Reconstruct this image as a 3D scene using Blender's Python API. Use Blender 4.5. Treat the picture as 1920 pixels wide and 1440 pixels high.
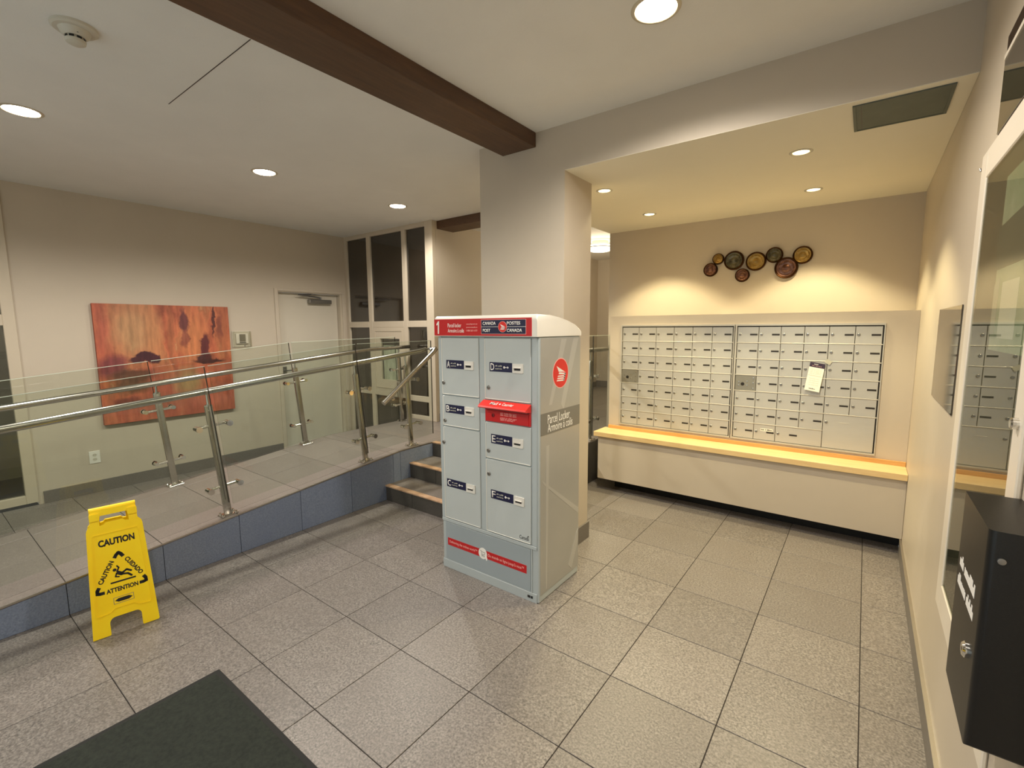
import bpy, bmesh, math, random
from mathutils import Vector, Matrix
random.seed(7)
for o in list(bpy.data.objects): bpy.data.objects.remove(o)
S = bpy.context.scene
COL = S.collection
R = math.radians

# ------------------------------------------------------------------ camera
cam_d = bpy.data.cameras.new('camera'); cam = bpy.data.objects.new('camera', cam_d); COL.objects.link(cam)
F_PX = 880.73
cam_d.sensor_width = 36.0; cam_d.sensor_fit = 'HORIZONTAL'; cam_d.lens = F_PX/1920*36.0
cam_d.clip_start = 0.02; cam_d.clip_end = 60
CAM = Vector((3.1176, -1.8494, 1.5856))
cam.matrix_world = Matrix.Translation(CAM) @ Matrix.Rotation(R(36.879), 4, 'Z') @ Matrix.Rotation(R(83.17), 4, 'X') @ Matrix.Rotation(R(-0.331), 4, 'Z')
S.camera = cam

# ------------------------------------------------------------------ world, exposure
W = bpy.data.worlds.new('world'); S.world = W; W.use_nodes = True
W.node_tree.nodes['Background'].inputs[0].default_value = (0.84, 0.92, 1.0, 1)
W.node_tree.nodes['Background'].inputs[1].default_value = 1.1
S.view_settings.view_transform = 'Standard'; S.view_settings.look = 'None'
S.view_settings.gamma = 1.0; S.view_settings.use_curve_mapping = False
S.view_settings.exposure = 0.42

CEIL_W = 105.0      # watts of each ceiling downlight
SOFF_W = 62.0      # watts of each soffit spot
HALL_W = 26.0

# ------------------------------------------------------------------ materials
def lin(c):
    return tuple(((v/255)/12.92 if v/255 <= 0.04045 else (((v/255)+0.055)/1.055)**2.4) for v in c)
MATS = {}
class NT:
    def __init__(s, m): s.t = m.node_tree; s.n = s.t.nodes; s.l = s.t.links
    def add(s, typ, **k):
        n = s.n.new(typ)
        for a, v in k.items():
            if a.startswith('i_'):
                key = a[2:]; key = int(key) if key.isdigit() else key.replace('_', ' ')
                n.inputs[key].default_value = v
            else: setattr(n, a, v)
        return n
    def link(s, a, b): s.l.new(a, b)
def mat(name, col, rough=0.5, metal=0.0, spec=0.5, bump=None, vary=0.0, vscale=4.0, coat=0.0, emit=None, estr=0.0, col2=None, stretch=(1, 1, 1), rnd=False):
    """plain procedural material: base colour mottled by noise, optional fine bump"""
    m = bpy.data.materials.new(name); m.use_nodes = True; t = NT(m)
    b = t.n['Principled BSDF']
    c = lin(col); b.inputs['Base Color'].default_value = (*c, 1)
    b.inputs['Roughness'].default_value = rough; b.inputs['Metallic'].default_value = metal
    b.inputs['Specular IOR Level'].default_value = spec
    if coat: b.inputs['Coat Weight'].default_value = coat; b.inputs['Coat Roughness'].default_value = 0.05
    if emit:
        b.inputs['Emission Color'].default_value = (*lin(emit), 1); b.inputs['Emission Strength'].default_value = estr
    tc = None
    if vary or bump or col2:
        tc = t.add('ShaderNodeTexCoord'); mp = t.add('ShaderNodeMapping'); mp.inputs['Scale'].default_value = stretch
        src = tc.outputs['Object']
        if rnd:
            oi = t.add('ShaderNodeObjectInfo'); mu = t.add('ShaderNodeVectorMath', operation='MULTIPLY_ADD')
            cb = t.add('ShaderNodeCombineXYZ')
            for k in range(3): t.link(oi.outputs['Random'], cb.inputs[k])
            t.link(cb.outputs[0], mu.inputs[0]); mu.inputs[1].default_value = (37, 91, 53); t.link(src, mu.inputs[2]); src = mu.outputs[0]
        t.link(src, mp.inputs['Vector']); vec = mp.outputs[0]
    if vary or col2:
        no = t.add('ShaderNodeTexNoise', i_Scale=vscale, i_Detail=6.0, i_Roughness=0.6); t.link(vec, no.inputs['Vector'])
        mr = t.add('ShaderNodeMapRange'); mr.inputs[1].default_value = 0.3; mr.inputs[2].default_value = 0.7
        t.link(no.outputs[0], mr.inputs[0])
        mx = t.add('ShaderNodeMix', data_type='RGBA')
        c2 = lin(col2) if col2 else tuple(v*(1-vary) for v in c)
        mx.inputs[6].default_value = (*c, 1); mx.inputs[7].default_value = (*c2, 1)
        t.link(mr.outputs[0], mx.inputs[0]); t.link(mx.outputs[2], b.inputs['Base Color'])
    if bump:
        sc, st = bump
        n2 = t.add('ShaderNodeTexNoise', i_Scale=sc, i_Detail=3.0); t.link(vec, n2.inputs['Vector'])
        bp = t.add('ShaderNodeBump', i_Strength=st, i_Distance=0.002); t.link(n2.outputs[0], bp.inputs['Height']); t.link(bp.outputs[0], b.inputs['Normal'])
    MATS[name] = m; return m

def tile_mat(name, ca, cb, cc, rough=0.36):
    """speckled porcelain tile: fine salt-and-pepper grain, soft clouds, faint linear streaks, tone per tile"""
    m = bpy.data.materials.new(name); m.use_nodes = True; t = NT(m); b = t.n['Principled BSDF']
    tc = t.add('ShaderNodeTexCoord'); oi = t.add('ShaderNodeObjectInfo')
    cb3 = t.add('ShaderNodeCombineXYZ')
    for k in range(3): t.link(oi.outputs['Random'], cb3.inputs[k])
    mu = t.add('ShaderNodeVectorMath', operation='MULTIPLY_ADD'); mu.inputs[1].default_value = (41, 87, 13)
    t.link(cb3.outputs[0], mu.inputs[0]); t.link(tc.outputs['Object'], mu.inputs[2]); v = mu.outputs[0]
    grain = t.add('ShaderNodeTexNoise', i_Scale=110.0, i_Detail=4.0, i_Roughness=0.7); t.link(v, grain.inputs['Vector'])
    cloud = t.add('ShaderNodeTexNoise', i_Scale=5.0, i_Detail=5.0, i_Roughness=0.6); t.link(v, cloud.inputs['Vector'])
    mp = t.add('ShaderNodeMapping'); mp.inputs['Scale'].default_value = (1.0, 7.0, 1.0); t.link(v, mp.inputs['Vector'])
    streak = t.add('ShaderNodeTexNoise', i_Scale=14.0, i_Detail=5.0, i_Roughness=0.65); t.link(mp.outputs[0], streak.inputs['Vector'])
    r1 = t.add('ShaderNodeMapRange'); r1.inputs[1].default_value = 0.36; r1.inputs[2].default_value = 0.66; t.link(grain.outputs[0], r1.inputs[0])
    r2 = t.add('ShaderNodeMapRange'); r2.inputs[1].default_value = 0.3; r2.inputs[2].default_value = 0.7; t.link(cloud.outputs[0], r2.inputs[0])
    r3 = t.add('ShaderNodeMapRange'); r3.inputs[1].default_value = 0.35; r3.inputs[2].default_value = 0.7; r3.inputs[3].default_value = 0.0; r3.inputs[4].default_value = 0.45; t.link(streak.outputs[0], r3.inputs[0])
    m1 = t.add('ShaderNodeMix', data_type='RGBA'); m1.inputs[6].default_value = (*lin(ca), 1); m1.inputs[7].default_value = (*lin(cb), 1); t.link(r1.outputs[0], m1.inputs[0])
    m2 = t.add('ShaderNodeMix', data_type='RGBA'); m2.inputs[7].default_value = (*lin(cc), 1); t.link(m1.outputs[2], m2.inputs[6]); 
    mm = t.add('ShaderNodeMath', operation='MULTIPLY', i_1=0.5); t.link(r2.outputs[0], mm.inputs[0]); t.link(mm.outputs[0], m2.inputs[0])
    m3 = t.add('ShaderNodeMix', data_type='RGBA'); m3.inputs[7].default_value = (*lin(cc), 1); t.link(m2.outputs[2], m3.inputs[6]); t.link(r3.outputs[0], m3.inputs[0])
    hv = t.add('ShaderNodeHueSaturation'); t.link(m3.outputs[2], hv.inputs['Color'])
    rv = t.add('ShaderNodeMapRange'); rv.inputs[3].default_value = 0.9; rv.inputs[4].default_value = 1.06; t.link(oi.outputs['Random'], rv.inputs[0]); t.link(rv.outputs[0], hv.inputs['Value'])
    t.link(hv.outputs[0], b.inputs['Base Color']); b.inputs['Roughness'].default_value = rough
    rr = t.add('ShaderNodeMapRange'); rr.inputs[3].default_value = rough-0.06; rr.inputs[4].default_value = rough+0.14; t.link(grain.outputs[0], rr.inputs[0]); t.link(rr.outputs[0], b.inputs['Roughness'])
    bp = t.add('ShaderNodeBump', i_Strength=0.12, i_Distance=0.001); t.link(grain.outputs[0], bp.inputs['Height']); t.link(bp.outputs[0], b.inputs['Normal'])
    MATS[name] = m; return m

def glass_mat(name, tint=(0.93, 0.97, 0.94), refl=1.0, rough=0.0, ior=1.45):
    m = bpy.data.materials.new(name); m.use_nodes = True; t = NT(m)
    t.n.remove(t.n['Principled BSDF']); out = t.n['Material Output']
    tr = t.add('ShaderNodeBsdfTransparent'); tr.inputs[0].default_value = (*tint, 1)
    gl = t.add('ShaderNodeBsdfGlossy'); gl.inputs['Roughness'].default_value = rough
    fr = t.add('ShaderNodeFresnel', i_IOR=ior); mu = t.add('ShaderNodeMath', operation='MULTIPLY', i_1=refl, use_clamp=True)
    mx = t.add('ShaderNodeMixShader'); ge = t.add('ShaderNodeNewGeometry'); fb_ = t.add('ShaderNodeMath', operation='SUBTRACT', i_0=1.0); t.link(ge.outputs['Backfacing'], fb_.inputs[1])
    m2 = t.add('ShaderNodeMath', operation='MULTIPLY'); t.link(fr.outputs[0], m2.inputs[0]); t.link(fb_.outputs[0], m2.inputs[1])      # only the outer surface reflects
    t.link(m2.outputs[0], mu.inputs[0]); t.link(mu.outputs[0], mx.inputs[0]); t.link(tr.outputs[0], mx.inputs[1]); t.link(gl.outputs[0], mx.inputs[2])
    t.link(mx.outputs[0], out.inputs['Surface']); MATS[name] = m; return m

def emit_mat(name, col, s):
    m = bpy.data.materials.new(name); m.use_nodes = True; t = NT(m); t.n.remove(t.n['Principled BSDF'])
    e = t.add('ShaderNodeEmission'); e.inputs[0].default_value = (*lin(col), 1); e.inputs[1].default_value = s
    t.link(e.outputs[0], t.n['Material Output'].inputs['Surface']); MATS[name] = m; return m

mat('wall_paint', (194, 182, 164), 0.62, vary=0.04, vscale=3, bump=(260, 0.12))
mat('wall_satin', (197, 185, 166), 0.42, vary=0.04, vscale=3, bump=(180, 0.10))
mat('ceiling_paint', (230, 228, 222), 0.85, vary=0.05, vscale=2.5, bump=(120, 0.35))
mat('soffit_paint', (226, 220, 202), 0.8, vary=0.03, vscale=2, bump=(160, 0.15))
mat('wood_dark', (96, 66, 42), 0.45, col2=(70, 47, 29), vscale=7, stretch=(6, 0.5, 6), bump=(40, 0.15))
mat('maple', (228, 200, 148), 0.38, col2=(216, 182, 126), vscale=5, stretch=(0.8, 8, 8))
mat('maple_edge', (212, 164, 100), 0.4, col2=(196, 144, 82), vscale=5, stretch=(0.8, 8, 8))
mat('frame_cream', (196, 184, 164), 0.42, vary=0.03)
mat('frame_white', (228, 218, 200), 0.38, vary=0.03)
mat('door_paint', (206, 198, 182), 0.22, vary=0.03)
mat('grout', (52, 46, 41), 0.9, vary=0.2, vscale=30)
tile_mat('floor_tile', (72, 68, 65), (164, 157, 149), (118, 110, 104))
tile_mat('ramp_tile', (104, 97, 92), (142, 134, 126), (118, 110, 103))
tile_mat('slate_tile', (104, 114, 132), (138, 148, 166), (112, 122, 146), 0.5)
tile_mat('riser_tile', (66, 62, 57), (84, 79, 72), (72, 68, 62), 0.5)
tile_mat('skirt_tile', (104, 98, 92), (128, 122, 114), (110, 104, 98), 0.45)
mat('nosing', (206, 172, 140), 0.45, col2=(176, 140, 108), vscale=20)
mat('steel', (190, 186, 178), 0.24, 1.0, vary=0.08, vscale=30)
mat('chrome', (220, 218, 212), 0.08, 1.0, vary=0.03)
mat('alu_trim', (196, 190, 180), 0.35, 1.0, vary=0.05)
mat('dark_rubber', (18, 18, 17), 0.7, vary=0.2, vscale=20)
mat('mat_carpet', (44, 50, 41), 0.95, col2=(26, 30, 24), vscale=60, bump=(420, 0.9))
mat('mat_border', (22, 23, 20), 0.75, vary=0.2, vscale=30)
mat('black', (8, 8, 8), 0.6, vary=0.2)
mat('box_black', (18, 17, 15), 0.4, vary=0.12, vscale=60, bump=(400, 0.12))
mat('dark_pane', (40, 34, 27), 0.03, 0.0, spec=0.9, vary=0.15, vscale=1.5, coat=0.6)
mat('mail_alu', (192, 190, 183), 0.42, 0.35, vary=0.04, vscale=6, stretch=(1, 8, 8))
mat('mail_frame', (192, 188, 178), 0.48, 0.4, vary=0.05)
mat('mail_access', (150, 146, 134), 0.4, 0.5, vary=0.1, vscale=15)
mat('slot_dark', (44, 38, 30), 0.4, vary=0.3, vscale=60)
mat('locker_grey', (178, 186, 186), 0.38, vary=0.03, vscale=6)
mat('locker_door', (190, 196, 194), 0.36, vary=0.03, vscale=6)
mat('locker_panel', (158, 168, 172), 0.32, vary=0.06, vscale=3)
mat('locker_side', (178, 177, 171), 0.28, 0.25, vary=0.08, vscale=3)
mat('locker_streak', (192, 191, 185), 0.28, 0.25, vary=0.04, vscale=3)
mat('locker_hood', (238, 234, 222), 0.35, vary=0.02)
mat('red', (196, 26, 30), 0.35, vary=0.06, vscale=5)
mat('red_bright', (226, 44, 36), 0.32, vary=0.05, vscale=5)
mat('red_dark', (120, 14, 16), 0.5, vary=0.1)
mat('navy', (20, 22, 62), 0.4, vary=0.1)
mat('ink_white', (244, 240, 232), 0.5, vary=0.02)
mat('ink_pink', (244, 190, 182), 0.5, vary=0.02)
mat('ink_black', (24, 22, 20), 0.5, vary=0.05)
mat('band_grey', (122, 120, 112), 0.4, vary=0.04)
mat('sign_yellow', (255, 222, 24), 0.38, col2=(252, 208, 10), vscale=5, bump=(150, 0.08))
mat('brass', (184, 156, 98), 0.3, 1.0, col2=(136, 106, 56), vscale=22, bump=(60, 0.8))
mat('copper', (150, 112, 96), 0.28, 1.0, col2=(86, 56, 46), vscale=28, bump=(70, 0.9))
mat('bronze', (124, 118, 98), 0.3, 1.0, col2=(62, 58, 46), vscale=26, bump=(65, 0.9))
mat('bronze_rim', (70, 44, 24), 0.4, 1.0, vary=0.2, vscale=20)
mat('plastic_white', (226, 222, 212), 0.35, vary=0.02)
mat('plastic_cream', (200, 194, 178), 0.45, vary=0.03)
mat('paper', (240, 236, 222), 0.7, vary=0.03, vscale=10)
mat('paper_map', (206, 208, 186), 0.7, col2=(150, 172, 138), vscale=6)
mat('paper_grey', (190, 188, 172), 0.7, vary=0.05)
mat('purple_ink', (44, 26, 52), 0.5, vary=0.1)
mat('vent_dark', (96, 102, 92), 0.7, vary=0.15, vscale=12)
mat('mirror_plate', (96, 93, 86), 0.06, 1.0, vary=0.06, vscale=3)
mat('case_back', (88, 84, 72), 0.6, vary=0.1, vscale=3)
mat('closer_metal', (150, 148, 144), 0.35, 0.9, vary=0.05)
mat('lamp_trim', (200, 190, 168), 0.4, 0.2, vary=0.03)
mat('curtain', (226, 230, 214), 0.7, col2=(176, 184, 164), vscale=6, stretch=(6, 1, 1))
glass_mat('glass', (0.93, 0.955, 0.93), 1.0)
glass_mat('glass_case', (0.78, 0.8, 0.75), 1.0)
glass_mat('glass_store', (0.6, 0.6, 0.56), 1.2)
glass_mat('glass_cover', (0.93, 0.93, 0.9), 1.0, 0.05)
mat('glass_edge', (196, 206, 190), 0.15, 0.0, spec=0.8, vary=0.05)
emit_mat('lamp_main', (255, 238, 214), 22.0)
emit_mat('lamp_soffit', (255, 226, 160), 9.0)
emit_mat('lamp_hall', (255, 240, 205), 3.5)

# ------------------------------------------------------------------ mesh helpers
class MB:
    def __init__(s): s.bm = bmesh.new()
    def box(s, x0, x1, y0, y1, z0, z1, bev=0.0, seg=2):
        vs = [s.bm.verts.new(c) for c in ((x0,y0,z0),(x1,y0,z0),(x1,y1,z0),(x0,y1,z0),(x0,y0,z1),(x1,y0,z1),(x1,y1,z1),(x0,y1,z1))]
        fs = [s.bm.faces.new([vs[i] for i in q]) for q in ((3,2,1,0),(4,5,6,7),(0,1,5,4),(1,2,6,5),(2,3,7,6),(3,0,4,7))]
        if bev:
            es = list({e for f in fs for e in f.edges})
            bmesh.ops.bevel(s.bm, geom=es, offset=bev, segments=seg, affect='EDGES', profile=0.5)
        return s
    def prism(s, poly, axis, a, b):
        """poly: 2-D points in the two other axes (cyclic order x,y,z without axis), extruded from a to b"""
        def P(u, v, w):
            return (w, u, v) if axis == 'x' else ((u, w, v) if axis == 'y' else (u, v, w))
        A = [s.bm.verts.new(P(u, v, a)) for u, v in poly]; B = [s.bm.verts.new(P(u, v, b)) for u, v in poly]
        n = len(poly); s.bm.faces.new(A); s.bm.faces.new(B[::-1])
        for i in range(n): s.bm.faces.new((A[i], B[i], B[(i+1) % n], A[(i+1) % n]))
        return s
    def tube(s, p, q, r, seg=16, r2=None):
        p, q = Vector(p), Vector(q); d = (q-p); L = d.length; d.normalize()
        m = Matrix.Translation((p+q)/2) @ d.to_track_quat('Z', 'Y').to_matrix().to_4x4()
        bmesh.ops.create_cone(s.bm, cap_ends=True, segments=seg, radius1=r, radius2=r if r2 is None else r2, depth=L, matrix=m)
        return s
    def path(s, pts, r, seg=14):
        """one continuous tube through the points"""
        pts = [Vector(p) for p in pts]; rings = []
        for i, p in enumerate(pts):
            d = (pts[min(i+1, len(pts)-1)]-pts[max(i-1, 0)]).normalized()
            qt = d.to_track_quat('Z', 'Y')
            rings.append([s.bm.verts.new(p + qt @ Vector((r*math.cos(2*math.pi*k/seg), r*math.sin(2*math.pi*k/seg), 0))) for k in range(seg)])
        for a, b in zip(rings, rings[1:]):
            # align start
            off = min(range(seg), key=lambda o: (b[o].co-a[0].co).length)
            for k in range(seg): s.bm.faces.new((a[k], a[(k+1) % seg], b[(k+1+off) % seg], b[(k+off) % seg]))
        s.bm.faces.new(rings[0][::-1]); s.bm.faces.new(rings[-1]); return s
    def lathe(s, prof, seg=32, mtx=None):
        """prof: (radius, height) from first to last, turned about local z"""
        mtx = mtx or Matrix.Identity(4); rings = []
        for r, z in prof:
            if r < 1e-6: rings.append([s.bm.verts.new(mtx @ Vector((0, 0, z)))])
            else: rings.append([s.bm.verts.new(mtx @ Vector((r*math.cos(2*math.pi*k/seg), r*math.sin(2*math.pi*k/seg), z))) for k in range(seg)])
        for a, b in zip(rings, rings[1:]):
            if len(a) == 1 and len(b) == 1: continue
            for k in range(seg):
                if len(a) == 1: s.bm.faces.new((a[0], b[(k+1) % seg], b[k]))
                elif len(b) == 1: s.bm.faces.new((a[k], a[(k+1) % seg], b[0]))
                else: s.bm.faces.new((a[k], a[(k+1) % seg], b[(k+1) % seg], b[k]))
        return s
    def plate(s, loops, thick, mtx):
        """flat plate in local xy (outer loop + holes), thick along local +z"""
        b2 = bmesh.new(); es = []
        for lp in loops:
            vs = [b2.verts.new((u, v, 0)) for u, v in lp]
            for i in range(len(vs)): es.append(b2.edges.new((vs[i], vs[(i+1) % len(vs)])))
        bmesh.ops.triangle_fill(b2, use_beauty=True, use_dissolve=False, edges=es)
        r = bmesh.ops.extrude_face_region(b2, geom=list(b2.faces))
        bmesh.ops.translate(b2, vec=(0, 0, thick), verts=[g for g in r['geom'] if isinstance(g, bmesh.types.BMVert)])
        bmesh.ops.transform(b2, matrix=mtx, verts=b2.verts)
        me = bpy.data.meshes.new('tmp'); b2.to_mesh(me); b2.free(); s.bm.from_mesh(me); bpy.data.meshes.remove(me)
        return s
    def mesh(s, name, m, smooth=False):
        bmesh.ops.recalc_face_normals(s.bm, faces=s.bm.faces)
        me = bpy.data.meshes.new(name); s.bm.to_mesh(me); s.bm.free()
        me.materials.append(MATS[m])
        if smooth:
            for p in me.polygons: p.use_smooth = True
            me.set_sharp_from_angle(angle=R(35))
        return me
    def build(s, name, m, parent=None, smooth=False):
        return link(name, s.mesh(name, m, smooth), parent)

def wmat(o):
    m = Matrix.Translation(o.location) @ o.rotation_euler.to_matrix().to_4x4() if o.get('_root') else Matrix.Identity(4)
    return m
def link(name, data, parent=None, local=False):
    o = bpy.data.objects.new(name, data); COL.objects.link(o)
    if parent is not None:
        o.parent = parent
        if not local: o.matrix_parent_inverse = PINV.get(parent.name, Matrix.Identity(4))
    return o
PINV = {}
def tag(o, label, cat, group=None, kind=None):
    o['label'] = label; o['category'] = cat
    if group: o['group'] = group
    if kind: o['kind'] = kind
    return o
def thing(name, label, cat, loc=(0, 0, 0), group=None, kind=None, local=False):
    o = bpy.data.objects.new(name, None); COL.objects.link(o); o.location = loc; o.empty_display_size = 0.1
    if not local: PINV[o.name] = Matrix.Translation(Vector(loc)).inverted()
    return tag(o, label, cat, group, kind)
def copy_tree(o, parent=None):
    c = o.copy(); COL.objects.link(c); c.parent = parent
    for ch in list(o.children): copy_tree(ch, c)
    return c

def frame_m(origin, right, up):
    r = Vector(right).normalized(); u = Vector(up).normalized(); n = r.cross(u)
    m = Matrix((r, u, n)).transposed().to_4x4(); m.translation = Vector(origin); return m
def text(txt, w, h, mtx, m, parent, name='lettering', thick=0.0006, bold=0.0, shear=0.0, align='c'):
    """lettering fitted to a w x h box centred (or left-aligned) at the matrix origin"""
    cu = bpy.data.curves.new('txt', 'FONT'); cu.body = txt; cu.size = 1; cu.resolution_u = 3; cu.offset = bold; cu.shear = shear
    to = bpy.data.objects.new('txt', cu); me = bpy.data.meshes.new_from_object(to)
    bpy.data.objects.remove(to); bpy.data.curves.remove(cu)
    xs = [v.co.x for v in me.vertices]; ys = [v.co.y for v in me.vertices]
    if not xs: return None
    x0, x1, y0, y1 = min(xs), max(xs), min(ys), max(ys); sx = w/(x1-x0); sy = h/(y1-y0)
    b = bmesh.new(); b.from_mesh(me); bpy.data.meshes.remove(me)
    cx = (x0+x1)/2 if align == 'c' else x0
    for v in b.verts: v.co = Vector(((v.co.x-cx)*sx, (v.co.y-(y0+y1)/2)*sy, 0))
    r = bmesh.ops.extrude_face_region(b, geom=list(b.faces))
    bmesh.ops.translate(b, vec=(0, 0, thick), verts=[g for g in r['geom'] if isinstance(g, bmesh.types.BMVert)])
    bmesh.ops.transform(b, matrix=mtx, verts=b.verts)
    mb = MB(); mb.bm.free(); mb.bm = b
    return mb.build(name, m, parent)
def slab(mtx, u0, u1, v0, v1, t, m, parent, name):
    return MB().plate([[(u0, v0), (u1, v0), (u1, v1), (u0, v1)]], t, mtx).build(name, m, parent)
def strokes(mtx, u0, u1, v, h, words, m, parent, name='small_print', t=0.0005, seed=1):
    """a line of print too small to read: one little bar per letter, grouped in words"""
    rn = random.Random(seed); mb = MB(); n = sum(words)+len(words)-1; st = (u1-u0)/n; u = u0
    for w in words:
        for k in range(w):
            hh = h*rn.choice((0.62, 0.66, 1.0)); 
            mb.plate([[(u+0.08*st, v), (u+0.84*st, v), (u+0.84*st, v+hh), (u+0.08*st, v+hh)]], t, mtx); u += st
        u += st
    return mb.build(name, m, parent)
def ell(cx, cy, rx, ry, n=28, a0=0.0): return [(cx+rx*math.cos(a0+2*math.pi*k/n), cy+ry*math.sin(a0+2*math.pi*k/n)) for k in range(n)]
def rrect(x0, x1, y0, y1, r, n=5):
    p = []
    for cx, cy, a in ((x1-r, y0+r, -90), (x1-r, y1-r, 0), (x0+r, y1-r, 90), (x0+r, y0+r, 180)):
        for k in range(n+1): p.append((cx+r*math.cos(R(a+90*k/n)), cy+r*math.sin(R(a+90*k/n))))
    return p

# ================================================================== THE SETTING
T = 0.457
XW, XL = 3.41, -2.85          # right wall, left wall
YB, YM, YG = -3.4, 2.92, 2.2  # wall behind the camera, mail wall, glazed wall
ZC, ZS, ZL = 2.855, 2.58, 0.43  # ceiling, soffit, landing
XRN, XRF = -0.355, -1.53      # ramp edges
YH = 6.5                      # end of the hallway
XH0, XH1 = -1.07, 0.86        # hallway walls
def zramp(y): return min(ZL, ZL+0.1*(y-1.0))

# floor: grout bed + tiles
floor = MB().box(XL, XW, YB, YM, -0.12, -0.004).build('floor', 'grout')
tag(floor, 'grey speckled square porcelain floor tiles with thin dark joints', 'floor', kind='structure')
TILE_CACHE = {}
def tile_piece(parent, x0, x1, y0, y1, z, m, gap=0.0035, th=0.012, name='tile'):
    w, d = round(x1-x0, 4), round(y1-y0, 4)
    key = (w, d, m, th)
    if key not in TILE_CACHE:
        TILE_CACHE[key] = MB().box(-w/2+gap/2, w/2-gap/2, -d/2+gap/2, d/2-gap/2, -th, 0, 0.0012, 1).mesh(name, m)
    o = link(name, TILE_CACHE[key], parent, local=True); o.location = ((x0+x1)/2, (y0+y1)/2, z); return o
def cuts(a, b, step, org=0.0, eps=0.02):
    v = [a]; k = math.ceil((a-org)/step+1e-6)
    while org+k*step < b-eps:
        if org+k*step > a+eps: v.append(org+k*step)
        k += 1
    return v+[b]
for xs, ya in ((cuts(XRN, XW, T), YB), (cuts(XL, XRF, T), YB)):
    ys = cuts(ya, YM if xs[-1] > 0 else YG, T)
    for i in range(len(xs)-1):
        for j in range(len(ys)-1):
            x0, x1, y0, y1 = xs[i], xs[i+1], ys[j], ys[j+1]
            if xs[-1] > 0 and x1 <= 0.93 and y0 > 0.85: continue      # under stairs and landing
            if x0 > 0.9 and x1 < 1.4 and 0.9 < y0 and y1 < 1.2: continue
            tile_piece(floor, x0, x1, y0, y1, 0.0, 'floor_tile')

# ceiling
ceil = MB().box(XL-0.1, XW+0.1, YB-0.1, YG+0.06, ZC, ZC+0.1).box(XH0-0.1, XH1+0.1, YG+0.06, YH+0.1, ZC, ZC+0.1).build('ceiling', 'ceiling_paint')
tag(ceil, 'flat off-white painted ceiling over the lobby', 'ceiling', kind='structure')
MB().box(-0.13, 0.86, -0.748, -0.744, ZC-0.0012, ZC+0.004).build('crack', 'slot_dark', ceil)['label'] = 'straight thin dark crack in the ceiling'
soff = MB().prism([(1.519, 0.852), (XW, 0.852), (XW, YM), (XH1, YM), (XH1, 1.22), (1.519, 1.22)], 'z', ZS, ZC).build('ceiling_soffit', 'wall_paint')
tag(soff, 'dropped beige soffit over the mailbox alcove', 'ceiling', kind='structure')
MB().prism([(1.519, 0.853), (XW-0.001, 0.853), (XW-0.001, YM-0.001), (XH1+0.001, YM-0.001), (XH1+0.001, 1.221), (1.519, 1.221)], 'z', ZS-0.003, ZS).build('soffit_face', 'soffit_paint', soff)

# walls
def wall(name, b, label, m='wall_paint'):
    o = MB().box(*b).build(name, m); return tag(o, label, 'wall', kind='structure')
wl = MB().box(XL-0.12, XL, -1.135, 1.19, 0, ZC).box(XL-0.12, XL, 1.19, 2.10, 2.066, ZC).box(XL-0.12, XL, 2.10, YG+0.05, 0, ZC).box(XL-0.12, XL, YB, -1.135, 2.80, ZC).box(XL-0.12, XL, YB, -2.9, 0, 2.80).build('wall_left', 'wall_paint')
tag(wl, 'taupe painted side wall holding the red painting and the door', 'wall', kind='structure')
wr = wall('wall_right', (XW, XW+0.12, YB, YM+0.1, 0, ZC), 'beige satin wall with the notice case and metal plate', 'wall_satin')
wall('wall_mail', (XH1, XW, YM, YM+0.12, 0, ZC), 'beige wall above the mailboxes with round metal art')
wb = MB().box(XL-0.12, -0.75, YB-0.12, YB, 0, ZC).box(2.95, XW+0.12, YB-0.12, YB, 0, ZC).box(-0.75, 2.95, YB-0.12, YB, 2.5, ZC).build('wall_behind', 'wall_paint')
tag(wb, 'beige wall around the glazed entrance behind the viewpoint', 'wall', kind='structure')
en = thing('door_2', 'glazed street entrance doors behind the viewpoint', 'door', (1.1, YB, 0), kind='structure')
for xa, xb in ((-0.75, -0.67), (0.16, 0.24), (1.06, 1.14), (1.96, 2.04), (2.87, 2.95)): MB().box(xa, xb, YB-0.09, YB-0.03, 0, 2.5, 0.003, 1).build('mullion', 'frame_cream', en)
for xa, xb in ((-0.67, 0.16), (0.24, 1.06), (1.14, 1.96), (2.04, 2.87)):
    for z0, z1 in ((0, 0.10), (2.10, 2.16), (2.44, 2.5)): MB().box(xa, xb, YB-0.09, YB-0.03, z0, z1, 0.003, 1).build('rail', 'frame_cream', en)
    MB().box(xa, xb, YB-0.064, YB-0.058, 0.10, 2.10).build('pane', 'glass', en); MB().box(xa, xb, YB-0.064, YB-0.058, 2.16, 2.44).build('pane', 'glass', en)
wall('wall_hall_left', (XH0-0.12, XH0, YG+0.03, YH, 0, ZC), 'warm lit beige hallway wall beyond the glazed screen')
wall('wall_hall_right', (XH1, XH1+0.12, YM+0.12, YH, 0, ZC), 'hallway wall behind the mailbox wall')
wall('wall_hall_end', (XH0-0.12, XH1+0.12, YH, YH+0.12, 0, ZC), 'dim wall at the far end of the hallway')

colm = MB().box(0.812, 1.519, 0.852, 1.22, 0, ZC).build('wall_column', 'wall_paint')
tag(colm, 'square beige column standing behind the parcel locker', 'column', kind='structure')
MB().box(0.80, 1.531, 0.840, 0.852, 0, 0.125, 0.001).build('skirting', 'skirt_tile', colm)
MB().box(1.519, 1.531, 0.852, 1.232, 0, 0.125, 0.001).build('skirting', 'skirt_tile', colm)
MB().box(0.80, 1.519, 1.22, 1.232, ZL*0, 0.125, 0.001).build('skirting', 'skirt_tile', colm)

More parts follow.
